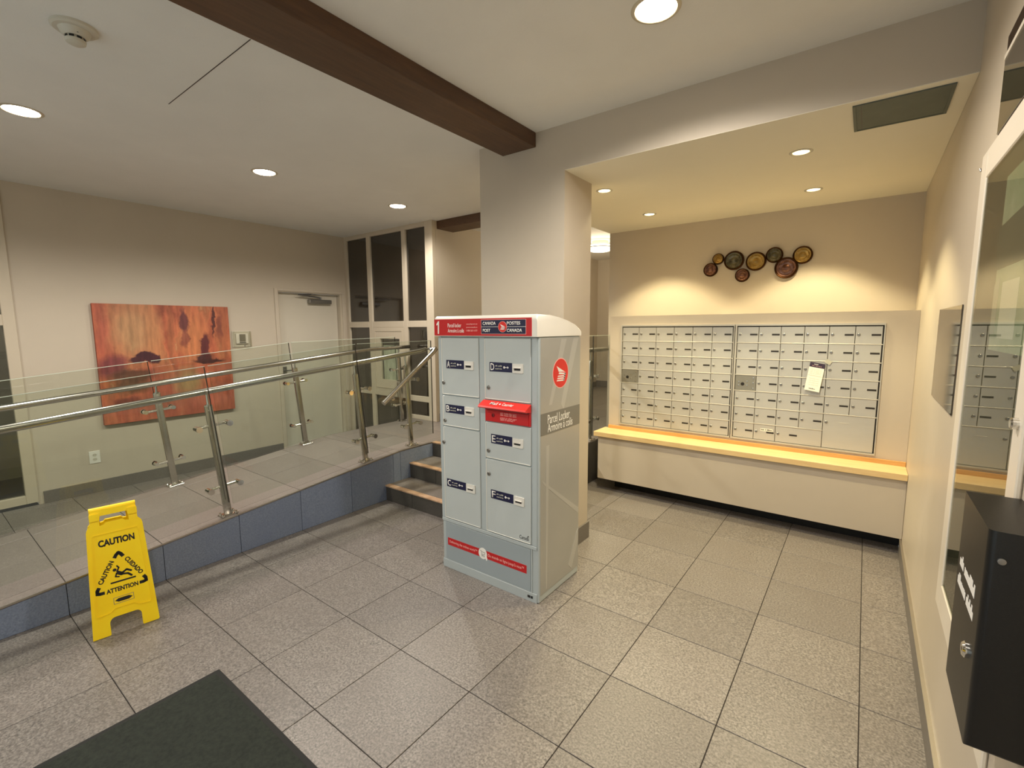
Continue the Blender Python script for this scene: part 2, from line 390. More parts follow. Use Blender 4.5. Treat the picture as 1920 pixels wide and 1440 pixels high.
# beams
bm1 = MB().box(1.024, 1.299, YB, 0.852, 2.763, ZC, 0.004).build('ceiling_beam', 'wood_dark')
tag(bm1, 'long dark stained wooden beam crossing the ceiling to the column', 'beam', 'dark wooden ceiling beams', 'structure')
bm2 = MB().box(XH0, XH1, 2.25, 2.53, 2.763, ZC, 0.004).build('ceiling_beam', 'wood_dark')
tag(bm2, 'short dark wooden beam at the hallway entrance beside the glazed screen', 'beam', 'dark wooden ceiling beams', 'structure')

# baseboards
def skirt(name, b, label):
    o = MB().box(*b, 0.001, 1).build(name, 'skirt_tile'); tag(o, label, 'baseboard', kind='structure'); return o
br = skirt('baseboard_right', (XW-0.012, XW, YB, 2.25, 0, 0.115), 'grey tile baseboard along the right wall')
MB().box(XW-0.014, XW, YB, 2.25, 0.115, 0.119).build('edge_trim', 'alu_trim', br)
bl = skirt('baseboard_left', (XL, XL+0.012, -1.1, 1.14, 0, 0.115), 'grey baseboard along the wall under the red painting')
skirt('baseboard_hall', (XH0, XH0+0.012, YG+0.02, YH, ZL, ZL+0.1), 'dark baseboard along the hallway wall')
skirt('baseboard_hall_end', (XH0, XH1, YH-0.012, YH, ZL, ZL+0.12), 'dark baseboard across the end of the hallway')

# ramp
y0r = 1.0-ZL/0.1
ramp = MB().prism([(y0r, -0.001), (1.0, ZL-0.008), (1.0, 0), (y0r, -0.002)], 'x', XRF+0.001, XRN-0.014).build('floor_ramp', 'grout')
tag(ramp, 'tiled wheelchair ramp rising beside the glass railings', 'ramp', kind='structure')
ang = math.atan(0.1)
xs = [XRF, -1.364, -0.907, -0.45, XRN]
ys = cuts(-3.2, 1.0, T)
for i in range(4):
    for j in range(len(ys)-1):
        d = (ys[j+1]-ys[j])/math.cos(ang)
        o = tile_piece(ramp, xs[i], xs[i+1], 0, d, 0, 'ramp_tile')
        o.location = ((xs[i]+xs[i+1])/2, (ys[j]+ys[j+1])/2, zramp((ys[j]+ys[j+1])/2)); o.rotation_euler = (ang, 0, 0)
for j in range(len(ys)-1):      # side face tiles
    a, b = ys[j]+0.0018, ys[j+1]-0.0018
    MB().prism([(a, 0.0), (b, 0.0), (b, zramp(b)-0.012), (a, zramp(a)-0.012)], 'x', XRN-0.012, XRN).build('tile', 'slate_tile', ramp)
MB().prism([(-3.2, zramp(-3.2)-0.006), (1.0, ZL-0.006), (1.0, ZL+0.0015), (-3.2, zramp(-3.2)+0.0015)], 'x', XRN-0.004, XRN+0.0025).build('edge_trim', 'alu_trim', ramp)

# landing
land = MB().box(XRF+0.001, XRN-0.014, 1.0, YG, 0, ZL-0.01).box(XRN-0.014, 0.936, 1.432, YM, 0, ZL-0.01).box(XH0, XH1, YG, YH, 0, ZL-0.01).build('floor_landing', 'grout')
tag(land, 'raised tiled landing at the top of the ramp and steps', 'landing', kind='structure')
lx = [XRF, -1.364, -0.907, -0.45, XRN]
for j, (a, b) in enumerate(zip(cuts(1.0, YG, T, 0.0), cuts(1.0, YG, T, 0.0)[1:])):
    for i in range(4): tile_piece(land, lx[i], lx[i+1], a, b, ZL, 'ramp_tile')
for a, b in zip(cuts(1.42, YM, T), cuts(1.42, YM, T)[1:]):
    for x0, x1 in zip(cuts(XRN, 0.948, T), cuts(XRN, 0.948, T)[1:]): tile_piece(land, x0, x1, a, b, ZL, 'ramp_tile')
for xa, xb, ya, yb in ((XH0, XRN, YG, YM), (XH0, XH1, YM, YH)):
    for a, b in zip(cuts(ya, yb, T), cuts(ya, yb, T)[1:]):
        for x0, x1 in zip(cuts(xa, xb, T), cuts(xa, xb, T)[1:]): tile_piece(land, x0, x1, a, b, ZL, 'ramp_tile')
for a, b in ((1.0, 1.42),):     # ramp-side face at the landing beside the steps
    MB().box(XRN-0.012, XRN, a+0.002, b, 0, ZL-0.012).build('tile', 'slate_tile', land)
MB().box(XRN-0.004, XRN+0.0025, 1.0, 1.42, ZL-0.006, ZL+0.0015).build('edge_trim', 'alu_trim', land)
for a, b in zip(cuts(1.42, YM, T), cuts(1.42, YM, T)[1:]): MB().box(0.936, 0.948, a+0.002, b-0.002, 0, ZL-0.012).build('tile', 'riser_tile', land)
for x0, x1 in zip(cuts(XRN, 0.948, T), cuts(XRN, 0.948, T)[1:]): MB().box(x0+0.002, x1-0.002, 1.42, 1.432, 0.287, ZL-0.012).build('tile', 'riser_tile', land)
MB().box(XRN, 0.812, 1.415, 1.47, ZL-0.010, ZL+0.002, 0.002).build('nosing', 'nosing', land)
MB().box(XRF-0.012, XRF, 1.0, YG, 0, ZL-0.01).build('tile', 'slate_tile', land)

# steps
st = MB().box(XRN, 0.80, 0.832, 1.42, 0, 0.131).box(XRN, 0.80, 1.127, 1.432, 0.131, 0.275).build('floor_steps', 'grout')
tag(st, 'two dark tiled steps with tan nosings beside the ramp', 'steps', kind='structure')
sx = cuts(XRN, 0.80, T)
for x0, x1 in zip(sx, sx[1:]):
    MB().box(x0+0.002, x1-0.002, 0.82, 0.832, 0.0, 0.131).build('tile', 'riser_tile', st)
    MB().box(x0+0.002, x1-0.002, 1.115, 1.127, 0.143, 0.275).build('tile', 'riser_tile', st)
    tile_piece(st, x0, x1, 0.868, 1.115, 0.143, 'ramp_tile'); tile_piece(st, x0, x1, 1.163, 1.42, 0.287, 'ramp_tile')
MB().box(XRN, 0.80, 0.812, 0.868, 0.131, 0.144, 0.002).build('nosing', 'nosing', st)
MB().box(XRN, 0.80, 1.107, 1.163, 0.275, 0.288, 0.002).build('nosing', 'nosing', st)

# glazed screen across the end of the ramp lobby
gw = thing('window_2', 'cream framed glazed screen with dark panes behind the railings', 'glazed screen', (-1.95, YG, 0), kind='structure')
FY0, FY1 = YG-0.03, YG+0.03
for n, b in (('stile', (XL, -2.785, 0, ZC)), ('mullion', (-2.341, -2.262, 0, ZC)), ('mullion', (-1.626, -1.553, 0, ZC)), ('stile', (-1.20, XH0, ZL, ZC))):
    MB().box(b[0], b[1], FY0, FY1, b[2], b[3], 0.003, 1).build(n, 'frame_cream', gw)
bays = [(-2.785, -2.341), (-2.262, -1.626), (-1.553, -1.20)]
for k, (a, b) in enumerate(bays):
    zb = ZL if k == 2 else 0.0
    zl = (0.66, 0.73) if k == 2 else (0.68, 0.75)
    for z0, z1, n in ((2.80, ZC, 'head_rail'), (1.60, 1.68, 'transom'), (zl[0], zl[1], 'lower_rail'), (zb, zb+0.05, 'sill_rail')):
        MB().box(a, b, FY0, FY1, z0, z1, 0.003, 1).build(n, 'frame_cream', gw)
    panes = [(1.68, 2.80), (zb+0.05, zl[0])]
    if k != 1: panes.append((zl[1], 1.60))
    for z0, z1 in panes: MB().box(a, b, YG-0.004, YG+0.004, z0, z1).build('pane', 'dark_pane', gw)
MB().plate([rrect(-2.262, -1.626, 0.75, 1.60, 0.002), rrect(-2.116, -1.72, 0.90, 1.45, 0.002)[::-1]], 0.035, frame_m((0, YG+0.005, 0), (1, 0, 0), (0, 0, 1))).build('vision_panel', 'frame_cream', gw)
MB().box(-2.225, -1.663, YG-0.036, YG-0.030, 0.79, 0.80).box(-2.225, -1.663, YG-0.036, YG-0.030, 1.55, 1.56).box(-2.225, -2.215, YG-0.036, YG-0.030, 0.8, 1.55).box(-1.673, -1.663, YG-0.036, YG-0.030, 0.8, 1.55).build('panel_bead', 'frame_cream', gw)
MB().box(-2.116, -1.72, YG-0.012, YG-0.008, 0.90, 1.45).build('pane', 'glass_cover', gw)
MB().box(-2.09, -1.72, YG+0.0, YG+0.006, 0.90, 1.36).build('blind', 'curtain', gw)
MB().box(-2.116, -1.72, YG+0.008, YG+0.012, 0.90, 1.45).build('backing', 'dark_pane', gw)
wall('wall_screen_back', (XL, XH0-0.12, YG+0.4, YG+0.45, 0, ZC), 'dark room wall behind the glazed screen')

# storefront window in the left wall
w1 = thing('window_1', 'cream framed storefront window at the left edge of the lobby', 'window', (XL, -2.0, 0), kind='structure')
for n, b in (('stile', (-1.215, -1.135, 0.03, 2.80)), ('mullion', (-2.05, -1.97, 0.03, 2.80)), ('stile', (-2.9, -2.82, 0.03, 2.80))):
    MB().box(XL-0.06, XL+0.02, b[0], b[1], b[2], b[3], 0.003, 1).build(n, 'frame_cream', w1)
for a, b in ((-1.97, -1.215), (-2.82, -2.05)):
    for z0, z1, n in ((2.73, 2.80, 'head_rail'), (1.63, 1.725, 'transom'), (0.03, 0.105, 'sill_rail')): MB().box(XL-0.06, XL+0.02, a, b, z0, z1, 0.003, 1).build(n, 'frame_cream', w1)
    for z0, z1 in ((0.105, 1.63), (1.725, 2.73)): MB().box(XL-0.024, XL-0.018, a, b, z0, z1).build('pane', 'glass_store', w1)
wall('wall_office', (XL-1.42, XL-1.3, -3.4, 0.0, 0, ZC), 'beige wall of the room behind the storefront window')
of = MB().box(XL-1.3, XL-0.12, -3.4, 0.0, -0.1, 0.0).build('floor_office', 'riser_tile'); tag(of, 'dark floor of the room behind the storefront window', 'floor', kind='structure')

# door in the left wall
d1 = thing('door_1', 'pale painted door with overhead closer in the left wall', 'door', (XL, 1.65, 0), kind='structure')
MB().box(XL-0.112, XL-0.07, 1.205, 2.065, 0.008, 2.052, 0.002, 1).build('door_leaf', 'door_paint', d1)
MB().box(XL-0.12, XL-0.0, 1.19, 1.2, 0, 2.066).box(XL-0.12, XL, 2.07, 2.10, 0, 2.066).box(XL-0.12, XL, 1.2, 2.07, 2.055, 2.066).build('door_jamb', 'frame_cream', d1)
MB().box(XL, XL+0.014, 1.145, 1.19, 0, 2.098, 0.002, 1).box(XL, XL+0.014, 2.10, 2.146, 0, 2.098, 0.002, 1).box(XL, XL+0.014, 1.19, 2.10, 2.066, 2.098, 0.002, 1).build('door_casing', 'wall_paint', d1)
cl = MB().box(XL-0.07, XL-0.005, 1.62, 1.95, 1.925, 1.98, 0.01).build('door_closer', 'closer_metal', d1)
MB().tube((XL-0.03, 1.80, 1.975), (XL-0.03, 1.80, 2.01), 0.012).tube((XL-0.03, 1.80, 2.005), (XL+0.01, 1.46, 2.03), 0.009).tube((XL+0.01, 1.46, 2.03), (XL-0.03, 1.66, 2.045), 0.008).build('closer_arm', 'closer_metal', cl)
hd = MB().box(XL-0.07, XL-0.06, 1.235, 1.285, 0.96, 1.10, 0.004).tube((XL-0.06, 1.26, 1.05), (XL-0.005, 1.26, 1.05), 0.011).tube((XL-0.01, 1.255, 1.05), (XL-0.01, 1.36, 1.05), 0.010).build('door_handle', 'closer_metal', d1)

# ================================================================== LIGHT FITTINGS
def make_downlight(name, label, group, loc, emitm, rout, rin, watts, col, trimm='lamp_trim', spot=None, blend=0.4):
    t = thing(name, label, 'ceiling light', loc, group, local=True)
    tr = MB().lathe([(rin, 0.012), (rin, -0.002), (rin+0.004, -0.005), (rout-0.006, -0.005), (rout, -0.001), (rout, 0.0), (rin+0.001, 0.012)], 40).mesh('trim_ring', trimm, True)
    link('trim_ring', tr, t, True)
    ln = MB().lathe([(0, -0.013 if not spot or spot > 120 else -0.002), (rin*0.6, -0.011 if not spot or spot > 120 else -0.002), (rin*0.93, -0.005 if not spot or spot > 120 else -0.001), (rin*0.999, 0.0), (rin*0.999, 0.004), (0, 0.004)], 36).mesh('lens', emitm)
    link('lens', ln, t, True)
    ld = bpy.data.lights.new(name+'_lamp', 'SPOT' if spot else 'AREA')
    ld.energy = watts; ld.color = col
    if spot: ld.spot_size = R(spot); ld.spot_blend = blend; ld.shadow_soft_size = rin*0.7
    else: ld.shape = 'DISK'; ld.size = rin*1.9
    lo = bpy.data.objects.new('lamp', ld); COL.objects.link(lo); lo.parent = t; lo.location = (0, 0, -0.02)
    return t
main_lbl = {(-0.90, -1.235): 'bright round ceiling downlight at the far left above the caution sign', (-0.89, 0.15): 'bright round ceiling downlight above the glass railing and painting', (-0.885, 1.515): 'bright round ceiling downlight nearest the glazed screen', (2.355, 0.145): 'bright round ceiling downlight between the beam and the soffit'}
for (x, y), lb in main_lbl.items():
    make_downlight('ceiling_light', lb, 'bright ceiling downlights', (x, y, ZC), 'lamp_main', 0.098, 0.079, CEIL_W, (1.0, 0.93, 0.84), spot=162, blend=0.55)
for (x, y) in ((2.355, -1.9), (-0.9, -2.6)):
    make_downlight('ceiling_light', 'round ceiling downlight behind the viewpoint on the %s side' % ('right' if x > 0 else 'ramp'), 'entrance downlights', (x, y, ZC), 'lamp_main', 0.098, 0.079, CEIL_W, (1.0, 0.93, 0.84), spot=162, blend=0.55)
sl = {(1.517, 1.423): 'small warm soffit spotlight nearest the column', (1.512, 2.335): 'small warm soffit spotlight above the left mailbox bank', (2.75, 1.418): 'small warm soffit spotlight nearest the ceiling vent', (2.74, 2.345): 'small warm soffit spotlight above the right mailbox bank'}
for (x, y), lb in sl.items():
    make_downlight('soffit_spotlight', lb, 'soffit spotlights', (x, y, ZS-0.003), 'lamp_soffit', 0.060, 0.042, SOFF_W, (1.0, 0.86, 0.52), 'mail_frame', 104, 0.35)
hl = thing('hall_lamp', 'glowing round flush ceiling lamp with a metal band in the hallway', 'ceiling light', (-0.14, 4.7, ZC-0.07), local=True)
link('shade', MB().lathe([(0, -0.078), (0.13, -0.074), (0.185, -0.058), (0.20, -0.036), (0.20, 0.0), (0, 0.005)], 40).mesh('shade', 'lamp_hall', True), hl, True)
link('base', MB().lathe([(0.0, 0.07), (0.12, 0.07), (0.12, 0.0), (0, 0.0)], 32).mesh('base', 'frame_white'), hl, True)
link('band', MB().lathe([(0.20, -0.034), (0.206, -0.034), (0.206, -0.022), (0.20, -0.022)], 40).mesh('band', 'closer_metal', True), hl, True)
ld = bpy.data.lights.new('hall_lamp', 'POINT'); ld.energy = HALL_W; ld.color = (1, 0.84, 0.58); ld.shadow_soft_size = 0.15
lo = bpy.data.objects.new('lamp', ld); COL.objects.link(lo); lo.parent = hl; lo.location = (0, 0, -0.30)

# smoke detector, vent
sd = thing('smoke_detector', 'cream round smoke detector on the ceiling above the ramp', 'smoke detector', (0.36, -1.235, ZC), local=True)
link('base', MB().lathe([(0, 0), (0.078, 0), (0.078, -0.010), (0.070, -0.016), (0, -0.016)], 40).mesh('base', 'plastic_cream', True), sd, True)
link('housing', MB().lathe([(0.055, -0.014), (0.046, -0.034), (0.036, -0.042), (0.030, -0.042), (0.030, -0.052), (0.036, -0.053), (0.033, -0.064), (0.022, -0.070), (0, -0.071)], 40).mesh('housing', 'plastic_cream', True), sd, True)
for k in range(8):
    a = R(45*k+12); mb = MB()
    for q in range(5):
        b0 = a+R(-15+6*q); b1 = a+R(-9+6*q)
        v = [mb.bm.verts.new(c) for c in ((0.0335*math.cos(b0), 0.0335*math.sin(b0), -0.0425), (0.0335*math.cos(b1), 0.0335*math.sin(b1), -0.0425), (0.0335*math.cos(b1), 0.0335*math.sin(b1), -0.0515), (0.0335*math.cos(b0), 0.0335*math.sin(b0), -0.0515))]; mb.bm.faces.new(v)
    link('slot', mb.mesh('slot', 'black'), sd, True)
link('indicator', MB().lathe([(0, -0.036), (0.003, -0.036), (0.003, -0.033)], 10, Matrix.Translation((0.043, 0, 0))).mesh('indicator', 'slot_dark'), sd, True)
vt = thing('ceiling_vent', 'dark rectangular air grille in the soffit corner', 'vent', (3.175, 1.07, ZS))
MB().plate([[(3.0, 0.90), (3.35, 0.90), (3.35, 1.245), (3.0, 1.245)], [(3.012, 0.912), (3.012, 1.233), (3.338, 1.233), (3.338, 0.912)]], -0.006, Matrix.Translation((0, 0, ZS-0.003))).build('frame', 'vent_dark', vt)
MB().box(3.012, 3.338, 0.912, 1.233, ZS-0.007, ZS-0.004).build('grille_face', 'vent_dark', vt)
MB().box(3.03, 3.034, 0.912, 1.233, ZS-0.0078, ZS-0.007).build('grille_seam', 'slot_dark', vt)

# ================================================================== MAILBOX WALL
ms = MB().plate([[(1.105, 0.585), (3.409, 0.585), (3.409, 1.69), (1.105, 1.69)], [(1.219, 0.634), (1.219, 1.598), (3.230, 1.598), (3.230, 0.634)]], 0.05, frame_m((0, 2.50, 0), (1, 0, 0), (0, 0, 1))).box(1.105, 3.409, 2.50, YM, 0.585, 0.634).box(1.105, 3.409, 2.50, YM, 1.598, 1.69).box(1.105, 1.219, 2.50, YM, 0.634, 1.598).box(3.23, 3.409, 2.50, YM, 0.634, 1.598).build('mailbox_surround', 'wall_paint')
tag(ms, 'beige painted boxed surround framing the two mailbox banks', 'surround', kind='structure')
ct = thing('counter', 'long light maple shelf running under the mailboxes', 'counter', (2.22, 2.33, 0.54))
MB().box(1.065, 3.409, 2.20, 2.455, 0.540, 0.585, 0.003).build('worktop', 'maple', ct)
MB().box(1.11, 3.408, 2.430, 2.449, 0.585, 0.617, 0.002).build('backsplash', 'maple_edge', ct)
mcab = thing('cabinet', 'beige floating base cabinet under the maple shelf', 'cabinet', (2.24, 2.5, 0))
MB().box(1.10, 3.409, 2.228, 2.44, 0.120, 0.540, 0.002).box(1.13, 3.409, 2.44, YM-0.002, 0.12, 0.539).build('body', 'wall_paint', mcab)
MB().box(1.20, 3.409, 2.415, YM-0.002, 0.0, 0.12).build('toe_kick', 'black', mcab)

DOORM = {}
def mail_door(parent, x0, x1, z0, z1, wide=False, big=False):
    w, h = round(x1-x0, 4), round(z1-z0, 4); key = (w, h)
    if key not in DOORM:
        face = MB().box(0.0018, w-0.0018, -0.004, 0.012, 0.0, h-0.006, 0.0012, 1).mesh('mailbox_door', 'mail_alu')
        DOORM[key] = face
    d = link('mailbox_door', DOORM[key], parent, True); d.location = (x0-parent.location.x, 2.452-parent.location.y, z0-parent.location.z)
    lz = h*0.50 if not big else 0.20
    lk = link('lock', LOCKM, d, True); lk.location = (0.021, -0.004, lz)
    if big:
        s_ = link('name_slot', SLOTL, d, True); s_.location = (0.105, -0.004, h-0.065)
    else:
        s_ = link('name_slot', SLOTM, d, True); s_.location = ((w*0.60) if not wide else 0.10, -0.004, h*0.49)
    return d
LOCKM = MB().lathe([(0.0105, 0.0), (0.0105, 0.004), (0.0075, 0.0065), (0.004, 0.0065), (0.004, 0.002), (0, 0.002)], 16, Matrix.Rotation(R(90), 4, 'X')).mesh('lock', 'closer_metal', True)
SLOTM = MB().box(0, 0.055, -0.0014, 0.001, -0.0068, 0.0068, 0.0006, 1).mesh('name_slot', 'slot_dark')
SLOTL = MB().box(0, 0.06, -0.0012, 0.001, -0.003, 0.003, 0.0006, 1).mesh('name_slot', 'mail_frame')
ZT, RP = 1.587, 0.1338
banks = []
for nm, X0, CP, FX0, FX1 in (('left', 1.2365, 0.1642, 1.221, 2.2355), ('right', 2.2575, 0.1596, 2.2415, 3.229)):
    bk = thing('mailbox_bank', 'silver bank of apartment mailboxes on the %s of the pair' % nm, 'mailboxes', ((FX0+FX1)/2, 2.452, 0.63), 'apartment mailbox banks')
    mb = MB().plate([[(FX0, 0.634), (FX1, 0.634), (FX1, 1.604), (FX0, 1.604)], [(FX0+0.013, 0.647), (FX0+0.013, 1.590), (FX1-0.007, 1.590), (FX1-0.007, 0.647)]], 0.016, frame_m((0, 2.456, 0), (1, 0, 0), (0, 0, 1)))
    mb.build('outer_frame', 'mail_frame', bk)
    MB().box(FX0+0.006, FX1-0.004, 2.462, 2.60, 0.636, 1.600).build('carcass', 'slot_dark', bk)
    for r in range(1, 7):
        xe = FX1-0.008
        if nm == 'right' and r == 6: xe = X0+4*CP
        MB().box(X0-0.003, xe, 2.444, 2.462, ZT-r*RP-0.006, ZT-r*RP+0.0005, 0.001, 1).build('row_rail', 'mail_frame', bk)
    for r in range(7):
        z1 = ZT-r*RP; z0 = z1-RP
        for c in range(6):
            x0 = X0+c*CP; x1 = x0+CP
            if r == 3 and c == 0:
                ap = MB().box(x0+0.0012, x1-0.0012, 2.448, 2.464, z0, z1-0.006, 0.001, 1).build('access_panel', 'mail_access', bk)
                MB().lathe([(0.014, 0), (0.014, 0.003), (0.009, 0.004), (0.009, 0.001), (0, 0.001)], 20, Matrix.Translation((x0+0.058, 2.448, z0+0.055)) @ Matrix.Rotation(R(90), 4, 'X')).build('key_cylinder', 'slot_dark', ap)
                for (sx_, sz_) in ((0.028, 0.072), (0.028, 0.042), (0.092, 0.078), (0.092, 0.045), (0.138, 0.108), (0.138, 0.068), (0.138, 0.022)):
                    MB().lathe([(0.0055, 0), (0.005, 0.003), (0, 0.004)], 12, Matrix.Translation((x0+sx_, 2.448, z0+sz_)) @ Matrix.Rotation(R(90), 4, 'X')).build('rivet', 'chrome', ap, True)
                continue
            if nm == 'right':
                if r == 5 and c == 4: mail_door(bk, x0, x0+2*CP, z0-RP, z1, big=True); continue
                if c >= 4 and r >= 5: continue
                if r == 6 and c == 2: mail_door(bk, x0, x0+2*CP, z0, z1, wide=True); continue
                if r == 6 and c == 3: continue
            d = mail_door(bk, x0, x1, z0, z1)
            if nm == 'right' and r == 6 and c == 1:
                lb_ = MB().box(0.052, 0.142, -0.0052, -0.004, 0.074, 0.096).mesh('door_sticker', 'paper'); ls = link('door_sticker', lb_, d, True); ls['label'] = 'white sticker strip with dark print'
                # its print
                f = frame_m((x0+0.056, 2.452-0.0052, z0+0.081), (1, 0, 0), (0, 0, 1))
                strokes(f, 0, 0.082, 0, 0.010, (4, 1, 6), 'ink_black', bk, seed=5)

# paper notice hanging on the right bank
nt = thing('notice_card', 'white paper notice with dark purple heading hanging on the right mailboxes', 'notice', (2.83, 2.40, 1.08))
fn = frame_m((2.838, 2.437, 1.303), (0.985, 0.0, -0.17), (0.125, 0.10, 0.98))
slab(fn, -0.050, 0.050, -0.218, 0.0, 0.0008, 'paper', nt, 'sheet')
slab(fn, -0.050, 0.050, -0.036, 0.0, 0.0014, 'purple_ink', nt, 'heading')
strokes(fn @ Matrix.Translation((0, 0, 0.0014)), -0.022, 0.006, -0.014, 0.006, (5,), 'ink_white', nt, seed=2)
strokes(fn @ Matrix.Translation((0, 0, 0.0014)), -0.034, 0.03, -0.026, 0.003, (5, 4, 6), 'ink_pink', nt, seed=3)
for k in range(4): strokes(fn @ Matrix.Translation((0, 0, 0.0008)), -0.040, 0.036, -0.054-0.011*k, 0.0035, (6, 4, 7, 3), 'paper_grey', nt, seed=10+k)
MB().plate([[(-0.046, -0.102), (0.046, -0.102), (0.046, -0.099), (-0.046, -0.099)]], 0.0012, fn).build('rule', 'paper_grey', nt)
for k in range(4): strokes(fn @ Matrix.Translation((0, 0, 0.0008)), -0.034, 0.034, -0.125-0.016*k, 0.0035, (5, 7, 6), 'paper_grey', nt, seed=20+k)
strokes(fn @ Matrix.Translation((0, 0, 0.0008)), -0.022, 0.020, -0.204, 0.007, (9,), 'ink_black', nt, seed=30)
slab(frame_m((2.905, 2.440, 1.312), (0.86, 0, -0.5), (0.5, 0, 0.86)), -0.022, 0.018, -0.016, 0.016, 0.0008, 'paper_grey', nt, 'tape')

# ================================================================== ROUND METAL WALL ART
art = thing('wall_art', 'cluster of eight round brass and copper discs on the mail wall', 'wall art', (2.28, YM, 2.0))
k_ = (YM-0.025+1.8494)/(2.88+1.8494)
for (x, z, r, m) in ((1.908, 2.115, 0.056, 'copper'), (1.972, 2.209, 0.045, 'brass'), (2.109, 2.183, 0.076, 'bronze'), (2.184, 2.046, 0.054, 'copper'), (2.29, 2.16, 0.074, 'brass'), (2.434, 2.202, 0.060, 'bronze'), (2.529, 2.085, 0.080, 'copper'), (2.646, 2.182, 0.066, 'brass')):
    r *= 1.13; xx = CAM.x+(x-CAM.x)*k_; zz = CAM.z+(z-CAM.z)*k_
    mx = Matrix.Translation((xx, YM, zz)) @ Matrix.Rotation(R(90), 4, 'X')
    dsc = MB().lathe([(r*0.96, 0.0), (r*1.0, 0.014), (r*0.99, 0.028), (r*0.93, 0.033), (r*0.86, 0.030), (r*0.86, 0.014), (r*0.7, 0.014)], 40, mx).build('disc_rim', 'bronze_rim', art, True)
    MB().lathe([(r*0.88, 0.022), (r*0.82, 0.029), (r*0.70, 0.026), (r*0.55, 0.031), (r*0.36, 0.027), (r*0.22, 0.033), (0, 0.036)], 40, mx).build('disc_face', m, dsc, True)
    mb = MB()
    for q in range(10):
        a = 2*math.pi*q/10
        mb.lathe([(r*0.075, 0.026), (r*0.05, 0.034), (0, 0.036)], 8, mx @ Matrix.Translation((r*0.6*math.cos(a), r*0.6*math.sin(a), 0)))
    mb.build('beads', m, dsc, True)
    MB().tube((xx, YM, zz), (xx, YM-0.012, zz), r*0.3).build('mount', 'bronze_rim', dsc)

# ================================================================== PARCEL LOCKER
LX0, LX1, LY0, LY1 = 0.945, 1.712, 0.267, 0.728
lk = thing('parcel_locker', 'grey parcel locker with red header and lettered doors before the column', 'parcel locker', ((LX0+LX1)/2, (LY0+LY1)/2, 0))
MB().box(LX0, LX1, LY0+0.004, LY1, 0.0, 1.535, 0.008, 2).build('body', 'locker_grey', lk)
ff = frame_m((0, LY0+0.004, 0), (1, 0, 0), (0, 0, 1))      # front face frame, normal -y
def front(u0, u1, v0, v1, t, m, name, parent=None, off=0.0, bev=0.0):
    return MB().box(u0, u1, LY0+0.004-off-t, LY0+0.004-off, v0, v1, bev, 1).build(name, m, parent or lk)
# frame members
front(LX0+0.001, LX0+0.030, 0.345, 1.532, 0.004, 'locker_grey', 'frame_stile', bev=0.001)
front(1.288, 1.330, 0.345, 1.532, 0.004, 'locker_grey', 'frame_stile', bev=0.001)
front(1.668, LX1-0.012, 0.345, 1.532, 0.004, 'locker_grey', 'frame_stile', bev=0.001)
front(LX0+0.001, LX1-0.012, 0.322, 0.343, 0.007, 'locker_grey', 'frame_rail', bev=0.002)
front(LX0+0.001, LX1-0.012, 0.0, 0.055, 0.005, 'locker_grey', 'base_rail', bev=0.001)
front(LX0+0.028, 1.655, 0.062, 0.316, 0.003, 'locker_panel', 'base_panel', bev=0.001)
front(1.660, 1.668, 0.055, 0.32, 0.005, 'locker_grey', 'frame_stile', bev=0.001)
def key_icon(f, u, v, s, parent):
    MB().plate([ell(u, v, 0.42*s, 0.5*s, 14)], 0.0005, f).plate([[(u+0.3*s, v-0.13*s), (u+1.2*s, v-0.13*s), (u+1.2*s, v+0.13*s), (u+0.3*s, v+0.13*s)]], 0.0005, f).plate([[(u+1.35*s, v-0.15*s), (u+1.6*s, v-0.15*s), (u+1.6*s, v-0.5*s), (u+2.25*s, v), (u+1.6*s, v+0.5*s), (u+1.6*s, v+0.15*s), (u+1.35*s, v+0.15*s)]], 0.0005, f).build('key_symbol', 'ink_white', parent)
